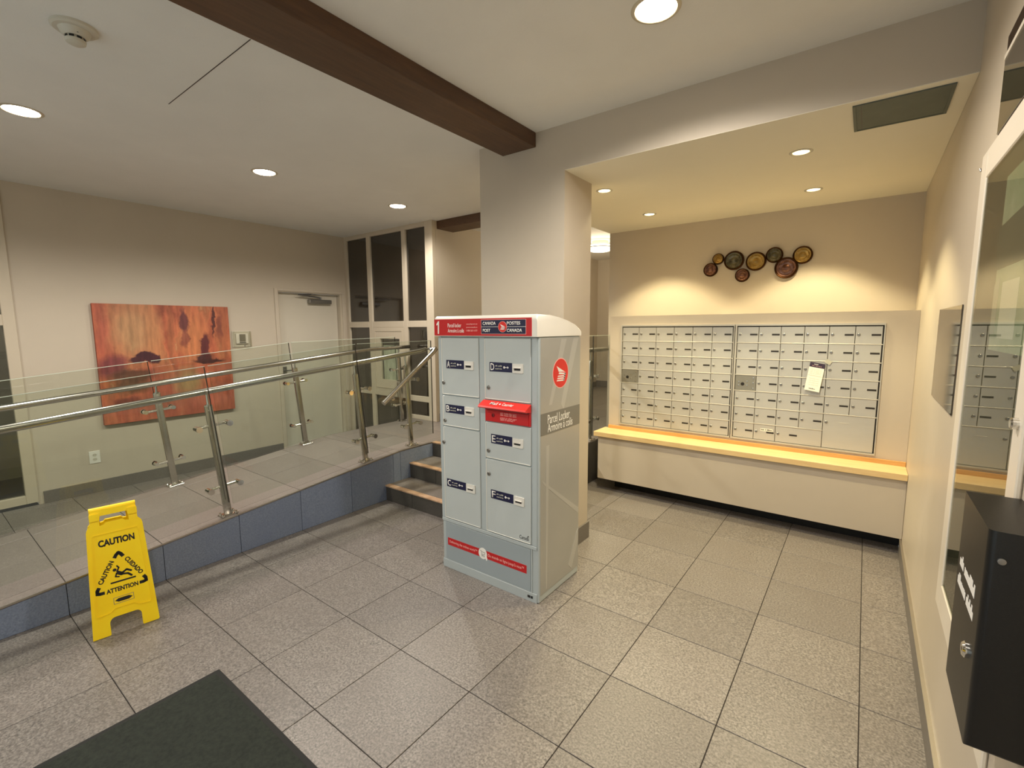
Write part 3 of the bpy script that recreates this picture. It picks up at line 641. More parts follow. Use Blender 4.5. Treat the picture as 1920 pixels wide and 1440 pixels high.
def locker_door(letter, x0, x1, z0, z1, lx, lz, px0, px1, pz0, pz1):
    d = front(x0, x1, z0, z1, 0.009, 'locker_door', 'door', bev=0.003)
    d['label'] = 'compartment door lettered %s' % letter
    y = LY0+0.004-0.009
    # raised edge beading
    MB().box(x0+0.004, x1-0.004, y-0.002, y, z0+0.002, z0+0.006, 0.0008, 1).box(x0+0.002, x0+0.006, y-0.002, y, z0+0.004, z1-0.004, 0.0008, 1).build('door_bead', 'locker_hood', d)
    MB().lathe([(0.0125, 0), (0.0125, 0.004), (0.010, 0.0065), (0.004, 0.0065), (0.004, 0.003), (0, 0.003)], 24, Matrix.Translation((lx, y, lz)) @ Matrix.Rotation(R(90), 4, 'X')).build('lock', 'closer_metal', d, True)
    pl = MB().box(px0, px1, y-0.0012, y, pz0, pz1).build('label_plate', 'navy', d)
    f = frame_m((px0, y-0.0012, pz0), (1, 0, 0), (0, 0, 1)); w, h = px1-px0, pz1-pz0
    text(letter, w*0.17, h*0.74, f @ Matrix.Translation((w*0.13, h*0.5, 0)), 'ink_white', d, bold=0.01)
    for q in range(2): strokes(f, w*0.26, w*0.56, h*(0.56-0.30*q), h*0.14, ((3, 6) if q == 0 else (6, 2, 3)), 'paper_grey', d, seed=40+q)
    key_icon(f, w*0.66, h*0.5, h*0.27, d)
    kx0 = px1+0.006; kx1 = kx0+0.072; kz = (pz0+pz1)/2-0.002
    ks = MB().plate([rrect(kx0, kx1, kz-0.026, kz+0.026, 0.004), rrect(kx0+0.010, kx1-0.016, kz-0.012, kz+0.002, 0.002)[::-1]], 0.006, frame_m((0, y, 0), (1, 0, 0), (0, 0, 1))).build('key_return', 'plastic_white', d)
    MB().box(kx0+0.010, kx1-0.016, y-0.001, y, kz-0.012, kz+0.002).build('key_slot', 'ink_black', d)
    MB().box(kx0+0.008, kx1-0.014, y-0.013, y-0.006, kz+0.001, kz+0.006, 0.001, 1).build('slot_lip', 'plastic_white', d)
locker_door('A', 0.978, 1.286, 1.168, 1.526, 0.992, 1.243, 1.019, 1.168, 1.335, 1.388)
locker_door('B', 0.978, 1.286, 0.967, 1.160, 0.997, 1.000, 1.004, 1.165, 1.053, 1.106)
locker_door('C', 0.978, 1.286, 0.350, 0.959, 0.982, 0.856, 1.002, 1.167, 0.566, 0.618)
locker_door('D', 1.332, 1.662, 1.168, 1.526, 1.361, 1.238, 1.371, 1.535, 1.334, 1.388)
locker_door('E', 1.332, 1.662, 0.812, 1.030, 1.356, 0.857, 1.377, 1.533, 0.906, 0.962)
locker_door('F', 1.332, 1.662, 0.350, 0.804, 1.357, 0.714, 1.371, 1.539, 0.566, 0.620)
# red mail drop
y9 = LY0-0.004
dp = MB().box(1.334, 1.660, y9-0.003, y9+0.008, 1.036, 1.160, 0.002, 1).build('mail_drop', 'red', lk); dp['label'] = 'red mail drop slot'
MB().box(1.352, 1.650, y9-0.006, y9-0.003, 1.040, 1.105, 0.002, 1).build('drop_door', 'red', dp)
hood = MB().prism([(y9-0.002, 1.163), (y9-0.052, 1.136), (y9-0.056, 1.128), (y9-0.050, 1.122), (y9-0.002, 1.118)], 'x', 1.322, 1.664)
hood.build('drop_hood', 'red_bright', dp)
MB().box(1.336, 1.650, y9-0.0065, y9-0.003, 1.108, 1.119).build('drop_slot', 'red_dark', dp)
fh = frame_m((1.49, y9-0.028, 1.1505), (1, 0, 0), (0, 0.05, 0.0265))
text('Mail', 0.052, 0.026, fh @ Matrix.Translation((-0.067, 0, 0.001)), 'ink_white', dp, bold=0.01)
MB().plate([ell(-0.022, -0.002, 0.006, 0.006, 12)], 0.001, fh @ Matrix.Translation((0, 0, 0.001))).build('dot', 'ink_white', dp)
text('Courrier', 0.078, 0.026, fh @ Matrix.Translation((0.034, 0, 0.001)), 'ink_white', dp, bold=0.01)
MB().lathe([(0.011, 0), (0.011, 0.003), (0.006, 0.004), (0.006, 0.001), (0, 0.001)], 20, Matrix.Translation((1.398, y9-0.006, 1.076)) @ Matrix.Rotation(R(90), 4, 'X')).build('drop_lock', 'red_dark', dp)
f6 = frame_m((1.45, y9-0.006, 1.044), (1, 0, 0), (0, 0, 1))
for q in range(3):
    strokes(f6, 0, 0.118, 0.050-0.0068*q, 0.0036, (5, 7, 4, 6), 'ink_pink', dp, seed=50+q)
    strokes(f6, 0, 0.118-0.012*q, 0.022-0.0068*q, 0.0036, (7, 3, 6, 5), 'ink_pink', dp, seed=55+q)
# hood with curved back
prof = [(LY0-0.020, 1.536), (LY0-0.020, 1.640), (LY0-0.014, 1.652), (LY0-0.002, 1.658), (LY0+0.10, 1.655), (LY0+0.20, 1.644), (LY0+0.30, 1.626), (LY0+0.39, 1.602), (LY0+0.45, 1.580), (LY1+0.006, 1.568), (LY1+0.006, 1.536)]
hb = MB().prism(prof, 'x', LX0-0.012, LX1+0.003)
es = [e for e in hb.bm.edges if abs(e.verts[0].co.x-e.verts[1].co.x) < 1e-6 and min(e.verts[0].co.z, e.verts[1].co.z) > 1.56]
bmesh.ops.bevel(hb.bm, geom=es, offset=0.012, segments=3, affect='EDGES', profile=0.5)
hb.build('hood', 'locker_hood', lk, True)
hs = MB().box(LX0-0.008, 1.680, LY0-0.0225, LY0-0.019, 1.540, 1.640).build('header_sign', 'red', lk); hs['label'] = 'red header strip with white lettering'
fs = frame_m((LX0-0.008, LY0-0.0225, 1.540), (1, 0, 0), (0, 0, 1))
MB().plate([[(0.030, 0.010), (0.040, 0.010), (0.043, 0.088), (0.034, 0.088), (0.020, 0.070), (0.021, 0.062), (0.032, 0.068)]], 0.0008, fs).build('lettering', 'ink_white', hs)
text('Parcel locker', 0.112, 0.024, fs @ Matrix.Translation((0.118, 0.062, 0)), 'ink_white', hs, align='l')
text('Armoire à colis', 0.134, 0.023, fs @ Matrix.Translation((0.118, 0.030, 0)), 'ink_white', hs, align='l')
text('canadapost.ca', 0.086, 0.010, fs @ Matrix.Translation((0.272, 0.068, 0)), 'ink_pink', hs, align='l')
text('postescanada.ca', 0.086, 0.010, fs @ Matrix.Translation((0.272, 0.049, 0)), 'ink_pink', hs, align='l')
text('1 800 267-1177', 0.086, 0.010, fs @ Matrix.Translation((0.272, 0.030, 0)), 'ink_pink', hs, align='l')
slab(fs, 0.388, 0.707, 0.010, 0.092, 0.0008, 'ink_pink', hs, 'emblem_border')
slab(fs, 0.390, 0.705, 0.012, 0.090, 0.0011, 'navy', hs, 'emblem_panel')
slab(fs, 0.390, 0.705, 0.0505, 0.0525, 0.0014, 'ink_white', hs, 'rule')
f2 = fs @ Matrix.Translation((0, 0, 0.0011))
text('CANADA', 0.096, 0.018, f2 @ Matrix.Translation((0.401, 0.071, 0)), 'ink_white', hs, bold=0.015, align='l')
text('POST', 0.056, 0.018, f2 @ Matrix.Translation((0.401, 0.031, 0)), 'ink_white', hs, bold=0.015, align='l')
text('POSTES', 0.092, 0.018, f2 @ Matrix.Translation((0.577, 0.071, 0)), 'ink_white', hs, bold=0.015, align='l')
text('CANADA', 0.104, 0.018, f2 @ Matrix.Translation((0.577, 0.031, 0)), 'ink_white', hs, bold=0.015, align='l')
WING = [(-0.62, 0.66), (0.86, 0.06), (0.55, -0.62), (-0.62, -0.62)]
def emblem(f, cu, cv, r, parent, ring=True):
    if ring: MB().plate([ell(cu, cv, r*1.06, r*1.06, 40)], 0.0006, f).build('emblem_ring', 'ink_pink', parent)
    MB().plate([ell(cu, cv, r, r, 40)], 0.0010, f).build('emblem_disc', 'red_bright', parent)
    def P(l): return [(cu+r*u, cv+r*v) for u, v in l]
    mb = MB()
    mb.plate([P([(-0.55, 0.52), (0.72, -0.02), (0.44, 0.06), (-0.26, 0.10)])], 0.0016, f)
    mb.plate([P([(-0.20, 0.06), (0.70, -0.04), (0.66, -0.14), (-0.28, -0.06)])], 0.0016, f)
    for k in range(3):
        v = -0.13-0.15*k
        mb.plate([P([(-0.34-0.06*k, v-0.03), (0.65-0.06*k, v-0.05), (0.60-0.06*k, v-0.15), (-0.42-0.06*k, v-0.11)])], 0.0016, f)
    mb.plate([P([(0.52, -0.05), (0.72, -0.03), (0.48, -0.56), (0.34, -0.56)])], 0.0016, f)
    mb.build('emblem_wing', 'ink_white', parent)
emblem(fs @ Matrix.Translation((0, 0, 0.0014)), 0.5465, 0.051, 0.029, hs)
# banner on the base panel
f3 = frame_m((0.992, LY0+0.001, 0.161), (1, 0, 0), (0, 0, 1))
bnm = slab(f3, 0, 0.636, 0, 0.050, 0.0012, 'red', lk, 'banner')
f3b = f3 @ Matrix.Translation((0, 0, 0.0012))
text('Delivering the online world™', 0.240, 0.022, f3b @ Matrix.Translation((0.016, 0.025, 0)), 'ink_pink', bnm, align='l')
text("Du monde en ligne jusqu'à vous™", 0.272, 0.024, f3b @ Matrix.Translation((0.345, 0.024, 0)), 'ink_pink', bnm, align='l')
MB().plate([ell(0.302, 0.026, 0.034, 0.036, 36)], 0.0020, f3).build('cart_disc', 'ink_white', bnm)
mb = MB()
for a, b in (((-0.020, 0.016), (-0.012, 0.016)), ((-0.012, 0.016), (-0.006, -0.006)), ((-0.006, -0.006), (0.014, -0.006)), ((0.014, -0.006), (0.018, 0.010)), ((0.018, 0.010), (-0.010, 0.010)), ((-0.006, -0.006), (-0.008, -0.013)), ((-0.008, -0.013), (0.014, -0.013))):
    d = Vector((b[0]-a[0], b[1]-a[1])).normalized()*0.0012; n = Vector((-d.y, d.x))
    mb.plate([[(0.302+a[0]+n.x, 0.026+a[1]+n.y), (0.302+b[0]+n.x, 0.026+b[1]+n.y), (0.302+b[0]-n.x, 0.026+b[1]-n.y), (0.302+a[0]-n.x, 0.026+a[1]-n.y)]], 0.0027, f3)
for u in (-0.004, 0.011): mb.plate([ell(0.302+u, 0.026-0.018, 0.003, 0.003, 10)], 0.0027, f3)
mb.build('cart_symbol', 'band_grey', bnm)
MB().plate([[(0.325, 0.0), (0.325, 0.014), (0.330, 0.010), (0.334, 0.012), (0.338, 0.004), (0.338, -0.010), (0.330, -0.012)]], 0.0030, f3).build('hand_symbol', 'ink_white', bnm)
text('Canadä', 0.066, 0.022, frame_m((1.615, LY0-0.0052, 0.380), (1, 0, 0), (0, 0, 1)), 'ink_black', lk)
MB().box(1.640, 1.648, LY0-0.0058, LY0-0.0052, 0.391, 0.397).build('flag', 'ink_black', lk)
MB().box(1.636, 1.656, LY0-0.003, LY0-0.0012, 0.022, 0.036).box(1.660, 1.672, LY0-0.003, LY0-0.0012, 0.022, 0.036).build('maker_plate', 'ink_black', lk)
# side face
f5 = frame_m((LX1, 0, 0), (0, 1, 0), (0, 0, 1))
MB().plate([rrect(LY0+0.016, LY1-0.002, 0.045, 1.528, 0.003)], 0.0015, f5).build('side_panel', 'locker_side', lk)
f5b = f5 @ Matrix.Translation((0, 0, 0.0015))
for ks_, pl_ in enumerate(([(0.50, 1.52), (0.56, 1.52), (0.40, 1.15), (0.37, 1.15)], [(0.64, 1.52), (0.70, 1.52), (0.53, 1.10), (0.50, 1.14)], [(0.290, 0.735), (0.318, 0.70), (0.722, 0.40), (0.722, 0.44)], [(0.34, 0.92), (0.372, 0.92), (0.352, 0.06), (0.338, 0.06)], [(0.60, 0.10), (0.70, 0.28), (0.724, 0.30), (0.724, 0.22), (0.64, 0.06)])):
    MB().plate([pl_], 0.0003+0.0002*ks_, f5b).build('graphic_streak', 'locker_streak', lk)
sb = slab(f5b, LY0+0.016, LY1-0.003, 0.986, 1.110, 0.001, 'band_grey', lk, 'side_band')
text('Parcel Locker', 0.245, 0.052, f5b @ Matrix.Translation((0.355, 1.070, 0.001)), 'ink_white', sb, align='l')
text('Armoire à colis', 0.280, 0.048, f5b @ Matrix.Translation((0.355, 1.020, 0.001)), 'ink_white', sb, align='l')
emblem(f5b, 0.493, 1.323, 0.083, lk)

# ================================================================== CAUTION SIGN
sg = thing('caution_sign', 'yellow folding wet floor caution sign standing beside the ramp', 'floor sign', (0.0, -1.2, 0))
ft0, ft1 = Vector((0.047, -1.353, 0)), Vector((0.086, -1.080, 0))
mid = (ft0+ft1)/2; ur = (ft1-ft0).normalized(); nout = ur.cross(Vector((0, 0, 1)))   # ur: left to right seen from camera; nout toward camera
if nout.x < 0: nout = -nout
lean = R(11.0)
up1 = (Vector((0, 0, 1))*math.cos(lean) - nout*math.sin(lean)).normalized()
H = 0.655
def panel_outline():
    o = [(-0.138, 0.0), (-0.070, 0.0), (-0.066, 0.004)]
    for k in range(6):
        a = R(180-90*k/5); o.append((-0.040+0.024*math.cos(a), 0.066+0.024*math.sin(a)) if False else (-0.042+0.024*math.cos(a), 0.060+0.026*math.sin(a)))
    for k in range(6):
        a = R(90-90*k/5); o.append((0.042+0.024*math.cos(a), 0.060+0.026*math.sin(a)))
    o += [(0.066, 0.004), (0.070, 0.0), (0.134, 0.0), (0.138, 0.006)]
    o += [(0.116, 0.545), (0.112, 0.560), (0.098, 0.578), (0.096, 0.640), (0.090, H)]
    o += [(-0.090, H), (-0.096, 0.640), (-0.098, 0.578), (-0.112, 0.560), (-0.116, 0.545), (-0.138, 0.006)]
    return o
hole = [(-0.060, 0.572), (-0.044, 0.574), (-0.036, 0.584), (0.036, 0.584), (0.044, 0.574), (0.060, 0.572), (0.060, 0.590), (0.055, 0.622), (-0.055, 0.622), (-0.060, 0.590)]
fp = frame_m(mid, ur, up1)
front_p = MB().plate([panel_outline(), hole[::-1]], 0.012, fp).build('front_panel', 'sign_yellow', sg)
# raised rim of the front panel
rim = MB()
ro = [(-0.110, 0.105), (-0.060, 0.112), (-0.040, 0.128), (0.040, 0.128), (0.060, 0.112), (0.110, 0.105), (0.118, 0.115), (0.097, 0.520), (0.090, 0.528), (-0.090, 0.528), (-0.097, 0.520), (-0.118, 0.115)]
ri = [(u*0.965, 0.32+(v-0.32)*0.978) for u, v in ro]
rim.plate([ro, ri[::-1]], 0.0040, fp @ Matrix.Translation((0, 0, 0.012))).build('rim_bead', 'sign_yellow', front_p)
fi = fp @ Matrix.Translation((0, 0, 0.012))
text('CAUTION', 0.150, 0.036, fi @ Matrix.Translation((0.0, 0.478, 0)), 'ink_black', front_p, bold=0.045)
# warning triangle with words along its sides
A, B, C3 = Vector((0.0, 0.420)), Vector((-0.110, 0.224)), Vector((0.110, 0.224))
def seg(mb, p, q, w):
    d = (q-p).normalized(); n = Vector((-d.y, d.x))*w/2
    mb.plate([[tuple(p+n), tuple(q+n), tuple(q-n), tuple(p-n)][::-1]], 0.0007, fi)
for X, Y1, Y2 in ((A, B, C3), (B, A, C3), (C3, A, B)):
    mb = MB(); d1, d2 = (Y1-X).normalized(), (Y2-X).normalized()
    c0, c1 = X+d1*0.020, X+d2*0.020; cm = (c0+c1)/2*0.45+X*0.55
    chain = [X+d1*0.038, c0, cm, c1, X+d2*0.038]
    for p, q in zip(chain, chain[1:]): seg(mb, p, q, 0.016)
    for p in chain[1:-1]: mb.plate([ell(p.x, p.y, 0.008, 0.008, 14)], 0.0007, fi)
    mb.build('triangle_corner', 'ink_black', front_p)
def word_on(t, P, Q, w, h):
    c = (P+Q)/2; d = (Q-P).normalized()
    m2 = fi @ Matrix.Translation((c.x, c.y, 0)) @ Matrix.Rotation(math.atan2(d.y, d.x), 4, 'Z')
    text(t, w, h, m2, 'ink_black', front_p, bold=0.04)
word_on('CAUTION', B+Vector((-0.003, 0.002)), A+Vector((-0.003, 0.002)), 0.118, 0.022)
word_on('CUIDADO', A+Vector((0.003, 0.002)), C3+Vector((0.003, 0.002)), 0.118, 0.022)
word_on('ATTENTION', B, C3, 0.132, 0.024)
# slipping figure
mb = MB()
def limb(pts, w):
    pts = [(u*0.86, 0.310+(v-0.318)*0.86) for u, v in pts]; w *= 0.95
    for a, b in zip(pts, pts[1:]):
        seg(mb, Vector(a), Vector(b), w); mb.plate([ell(b[0], b[1], w/2, w/2, 10)], 0.0007, fi)
mb.plate([ell(-0.023, 0.326, 0.008, 0.008, 14)], 0.0007, fi)
limb([(-0.018, 0.320), (0.004, 0.304)], 0.019); limb([(-0.018, 0.322), (-0.006, 0.345), (-0.014, 0.358)], 0.007); limb([(-0.018, 0.318), (-0.026, 0.295), (-0.010, 0.290)], 0.007)
limb([(0.004, 0.306), (0.030, 0.322), (0.050, 0.308)], 0.010); limb([(0.004, 0.302), (0.034, 0.296), (0.050, 0.278)], 0.010)
mb.build('slip_figure', 'ink_black', front_p)
mb = MB(); seg(mb, Vector((-0.045, 0.262)), Vector((0.060, 0.262)), 0.008); mb.build('floor_line', 'ink_black', front_p)
slab(fi, -0.042, 0.042, 0.150, 0.184, 0.0008, 'sign_yellow', front_p, 'maker_plate')
MB().plate([[(-0.037, 0.167), (-0.022, 0.158), (0.022, 0.158), (0.037, 0.167), (0.022, 0.176), (-0.022, 0.176)]], 0.0014, fi).build('maker_mark', 'ink_black', front_p)
MB().plate([[(-0.042, 0.150), (0.042, 0.150), (0.042, 0.152), (-0.042, 0.152)]], 0.0013, fi).plate([[(-0.042, 0.150), (-0.040, 0.150), (-0.040, 0.184), (-0.042, 0.184)]], 0.0013, fi).plate([[(0.040, 0.150), (0.042, 0.150), (0.042, 0.184), (0.040, 0.184)]], 0.0013, fi).plate([[(-0.042, 0.182), (0.042, 0.182), (0.042, 0.184), (-0.042, 0.184)]], 0.0013, fi).build('maker_border', 'band_grey', front_p)
# top hinge cap and back panel
top_c = mid+up1*H
for s_ in (-0.078, 0.078):
    MB().plate([rrect(s_-0.020, s_+0.020, 0.600, 0.636, 0.004)], 0.022, fp @ Matrix.Translation((0, 0, -0.002))).build('hinge_knuckle', 'sign_yellow', front_p)
MB().tube(tuple(top_c-ur*0.096-nout*0.004), tuple(top_c+ur*0.096-nout*0.004), 0.013, 14).build('hinge_bar', 'sign_yellow', sg, True)
back_foot = mid-nout*(2*H*math.sin(lean)+0.016)
up2 = (Vector((0, 0, 1))*math.cos(lean)+nout*math.sin(lean)).normalized()
fb = frame_m(back_foot-nout*0.0, -ur, up2)
MB().plate([[(u*0.92, v) for u, v in panel_outline()], [(u*0.92, v) for u, v in hole[::-1]]], 0.012, fb).build('back_panel', 'sign_yellow', sg)
MB().tube(tuple(mid+up1*0.40-nout*0.004), tuple(back_foot+up2*0.40+nout*0.004), 0.004).build('stay_strap', 'band_grey', sg)

# ================================================================== FLOOR MAT
mt = thing('floor_mat', 'dark green black carpet entrance mat with rubber edge in the foreground', 'mat', (1.6, -1.7, 0))
MB().plate([rrect(0.797, 2.05, -2.95, -1.056, 0.006)], 0.006, Matrix.Identity(4)).build('rubber_border', 'mat_border', mt)
MB().box(0.819, 2.028, -2.928, -1.078, 0.004, 0.0105, 0.003, 2).build('carpet_pile', 'mat_carpet', mt)

# ================================================================== GLASS RAILINGS
def railing(name, label, px, gx, rail_pts, posts, glass_runs, leanv, h_post=0.80, clamp_h=(0.215, 0.655), gdir=1):
    t = thing(name, label, 'railing', (px, posts[0][0], posts[0][1]), 'glass and steel railings')
    MB().path(rail_pts, 0.0225).build('handrail', 'steel', t, True)
    for (y, z, ln) in posts:
        a = ln
        up = Vector((0, -math.sin(a), math.cos(a))); al = Vector((0, math.cos(a), math.sin(a))); b = Vector((px, y, z))
        f = Matrix((Vector((1, 0, 0)), al, up)).transposed().to_4x4(); f.translation = b
        pm = MB().box(-0.012, 0.012, -0.024, 0.024, 0, h_post, 0.006, 2); bmesh.ops.transform(pm.bm, matrix=f, verts=pm.bm.verts)
        po = pm.build('post', 'steel', t, True)
        pm = MB().box(-0.040, 0.040, -0.055, 0.055, 0, 0.007, 0.002, 1); bmesh.ops.transform(pm.bm, matrix=f, verts=pm.bm.verts); pm.build('base_plate', 'steel', po)
        for sx_ in (-0.027, 0.027):
            for sy_ in (-0.042, 0.042):
                MB().lathe([(0.010, 0.007), (0.010, 0.016), (0.006, 0.021), (0, 0.022)], 12, f @ Matrix.Translation((sx_, sy_, 0))).build('bolt', 'chrome', po, True)
        # rail bracket
        top = b+up*h_post; ry = top.y
        for p, q in zip(rail_pts, rail_pts[1:]):
            if min(p[1], q[1]) <= ry <= max(p[1], q[1]) and abs(p[1]-q[1]) > 1e-6:
                k = (ry-p[1])/(q[1]-p[1]); rp = Vector(p)+(Vector(q)-Vector(p))*k; break
        else: rp = top+Vector((0, 0, 0.07))
        MB().tube(tuple(top-up*0.02), tuple(rp), 0.008).tube(tuple(top-up*0.01+Vector((0, 0, 0))), tuple(top+up*0.004), 0.016).build('rail_bracket', 'steel', po, True)
        for ch in clamp_h:
            c = b+up*ch
            cb = MB().tube(tuple(c-al*0.10), tuple(c+al*0.10), 0.0105)
            for s_ in (-1, 1):
                e = c+al*0.095*s_
                cb.tube(tuple(e-Vector((0.012*gdir, 0, 0))), tuple(Vector((gx-0.006*gdir, e.y, e.z))), 0.016)
                cb.tube(tuple(Vector((gx+0.007*gdir, e.y, e.z))), tuple(Vector((gx+0.019*gdir, e.y, e.z))), 0.020)
            cb.build('glass_clamp', 'chrome', po, True)
    for (ya, yb, za0, za1, zb0, zb1, la, lb) in glass_runs:
        # bottom-left, bottom-right, top-right, top-left in (y, z); la / lb lean of the two ends
        A0 = (ya-0*la, za0); B0 = (yb, zb0); B1 = (yb-math.tan(lb)*(zb1-zb0), zb1); A1 = (ya-math.tan(la)*(za1-za0), za1)
        g = MB().prism([A0, B0, B1, A1], 'x', gx-0.005, gx+0.005).build('glass_panel', 'glass', t)
        mb = MB(); e = 0.0035
        mb.prism([(A1[0], A1[1]), (B1[0], B1[1]), (B1[0], B1[1]+e), (A1[0], A1[1]+e)], 'x', gx-0.005, gx+0.005)
        mb.build('polished_edge', 'glass_edge', g)
        MB().prism([(B0[0]-e, B0[1]), B0, B1, (B1[0]-e, B1[1])], 'x', gx-0.005, gx+0.005).build('polished_edge', 'slot_dark', g)
    return t
a5 = 0.09
def rr(y): return zramp(y)
near = railing('ramp_railing', 'near glass ramp railing with steel posts beside the floor, nearest the caution sign', -0.425, -0.385,
    [(-0.435, -3.05, 0.925), (-0.435, 1.36, 1.360), (-0.43, 1.43, 1.374), (-0.40, 1.47, 1.380), (-0.34, 1.478, 1.382), (-0.31, 1.452, 1.378), (-0.30, 1.41, 1.352), (-0.30, 0.785, 0.918)],
    [(-2.10, zramp(-2.10), a5), (-0.497, zramp(-0.497), a5), (0.663, zramp(0.663), a5), (1.20, ZL, 0.05)],
    [(-3.0, -2.11, zramp(-3)+0.10, zramp(-3)+1.06, zramp(-2.11)+0.10, zramp(-2.11)+1.06, a5, a5), (-2.085, -0.500, zramp(-2.085)+0.10, zramp(-2.085)+1.06, zramp(-0.5)+0.10, zramp(-0.5)+1.06, a5, a5),
     (-0.476, 0.664, zramp(-0.476)+0.08, zramp(-0.476)+1.06, zramp(0.664)+0.08, zramp(0.664)+1.055, a5, a5), (0.688, 1.46, zramp(0.688)+0.08, zramp(0.688)+1.055, ZL+0.08, ZL+1.03, a5, 0.0)], a5)
MB().tube((-0.30, 0.90, 0.995), (-0.33, 0.93, 0.945), 0.006).tube((-0.33, 0.93, 0.945), (-0.385, 0.95, 0.935), 0.008).tube((-0.378, 0.95, 0.935), (-0.366, 0.95, 0.935), 0.018).build('stair_rail_bracket', 'steel', near, True)
far = railing('ramp_railing', 'far glass ramp railing with steel posts in front of the red painting', -1.475, -1.515,
    [(-1.475, -3.05, 0.915), (-1.475, 1.25, 1.322), (-1.475, 1.55, 1.346), (-1.475, 2.12, 1.356)],
    [(-2.10, zramp(-2.10), a5), (-0.484, zramp(-0.484), a5), (0.690, zramp(0.690), a5), (1.97, ZL, 0.03)],
    [(-3.0, -2.11, zramp(-3)+0.02, zramp(-3)+1.05, zramp(-2.11)+0.02, zramp(-2.11)+1.05, a5, a5), (-2.085, -0.490, zramp(-2.085)+0.02, zramp(-2.085)+1.05, zramp(-0.49)+0.02, zramp(-0.49)+1.05, a5, a5),
     (-0.466, 0.684, zramp(-0.466)+0.02, zramp(-0.466)+1.05, zramp(0.684)+0.02, zramp(0.684)+1.05, a5, a5), (0.708, 1.96, zramp(0.708)+0.02, zramp(0.708)+1.05, ZL+0.02, ZL+1.05, a5, 0.03)], a5, gdir=-1)
gd = railing('landing_guard', 'short glass guard rail between the column and the mailbox wall', 0.905, 0.935,
    [(0.905, 1.27, 1.352), (0.905, 2.80, 1.352)], [(1.62, ZL, 0.0), (2.43, ZL, 0.0)],
    [(1.30, 2.425, ZL+0.05, ZL+1.07, ZL+0.05, ZL+1.07, 0, 0), (2.437, 2.86, ZL+0.05, ZL+1.07, ZL+0.05, ZL+1.07, 0, 0)], 0.0, h_post=0.82)

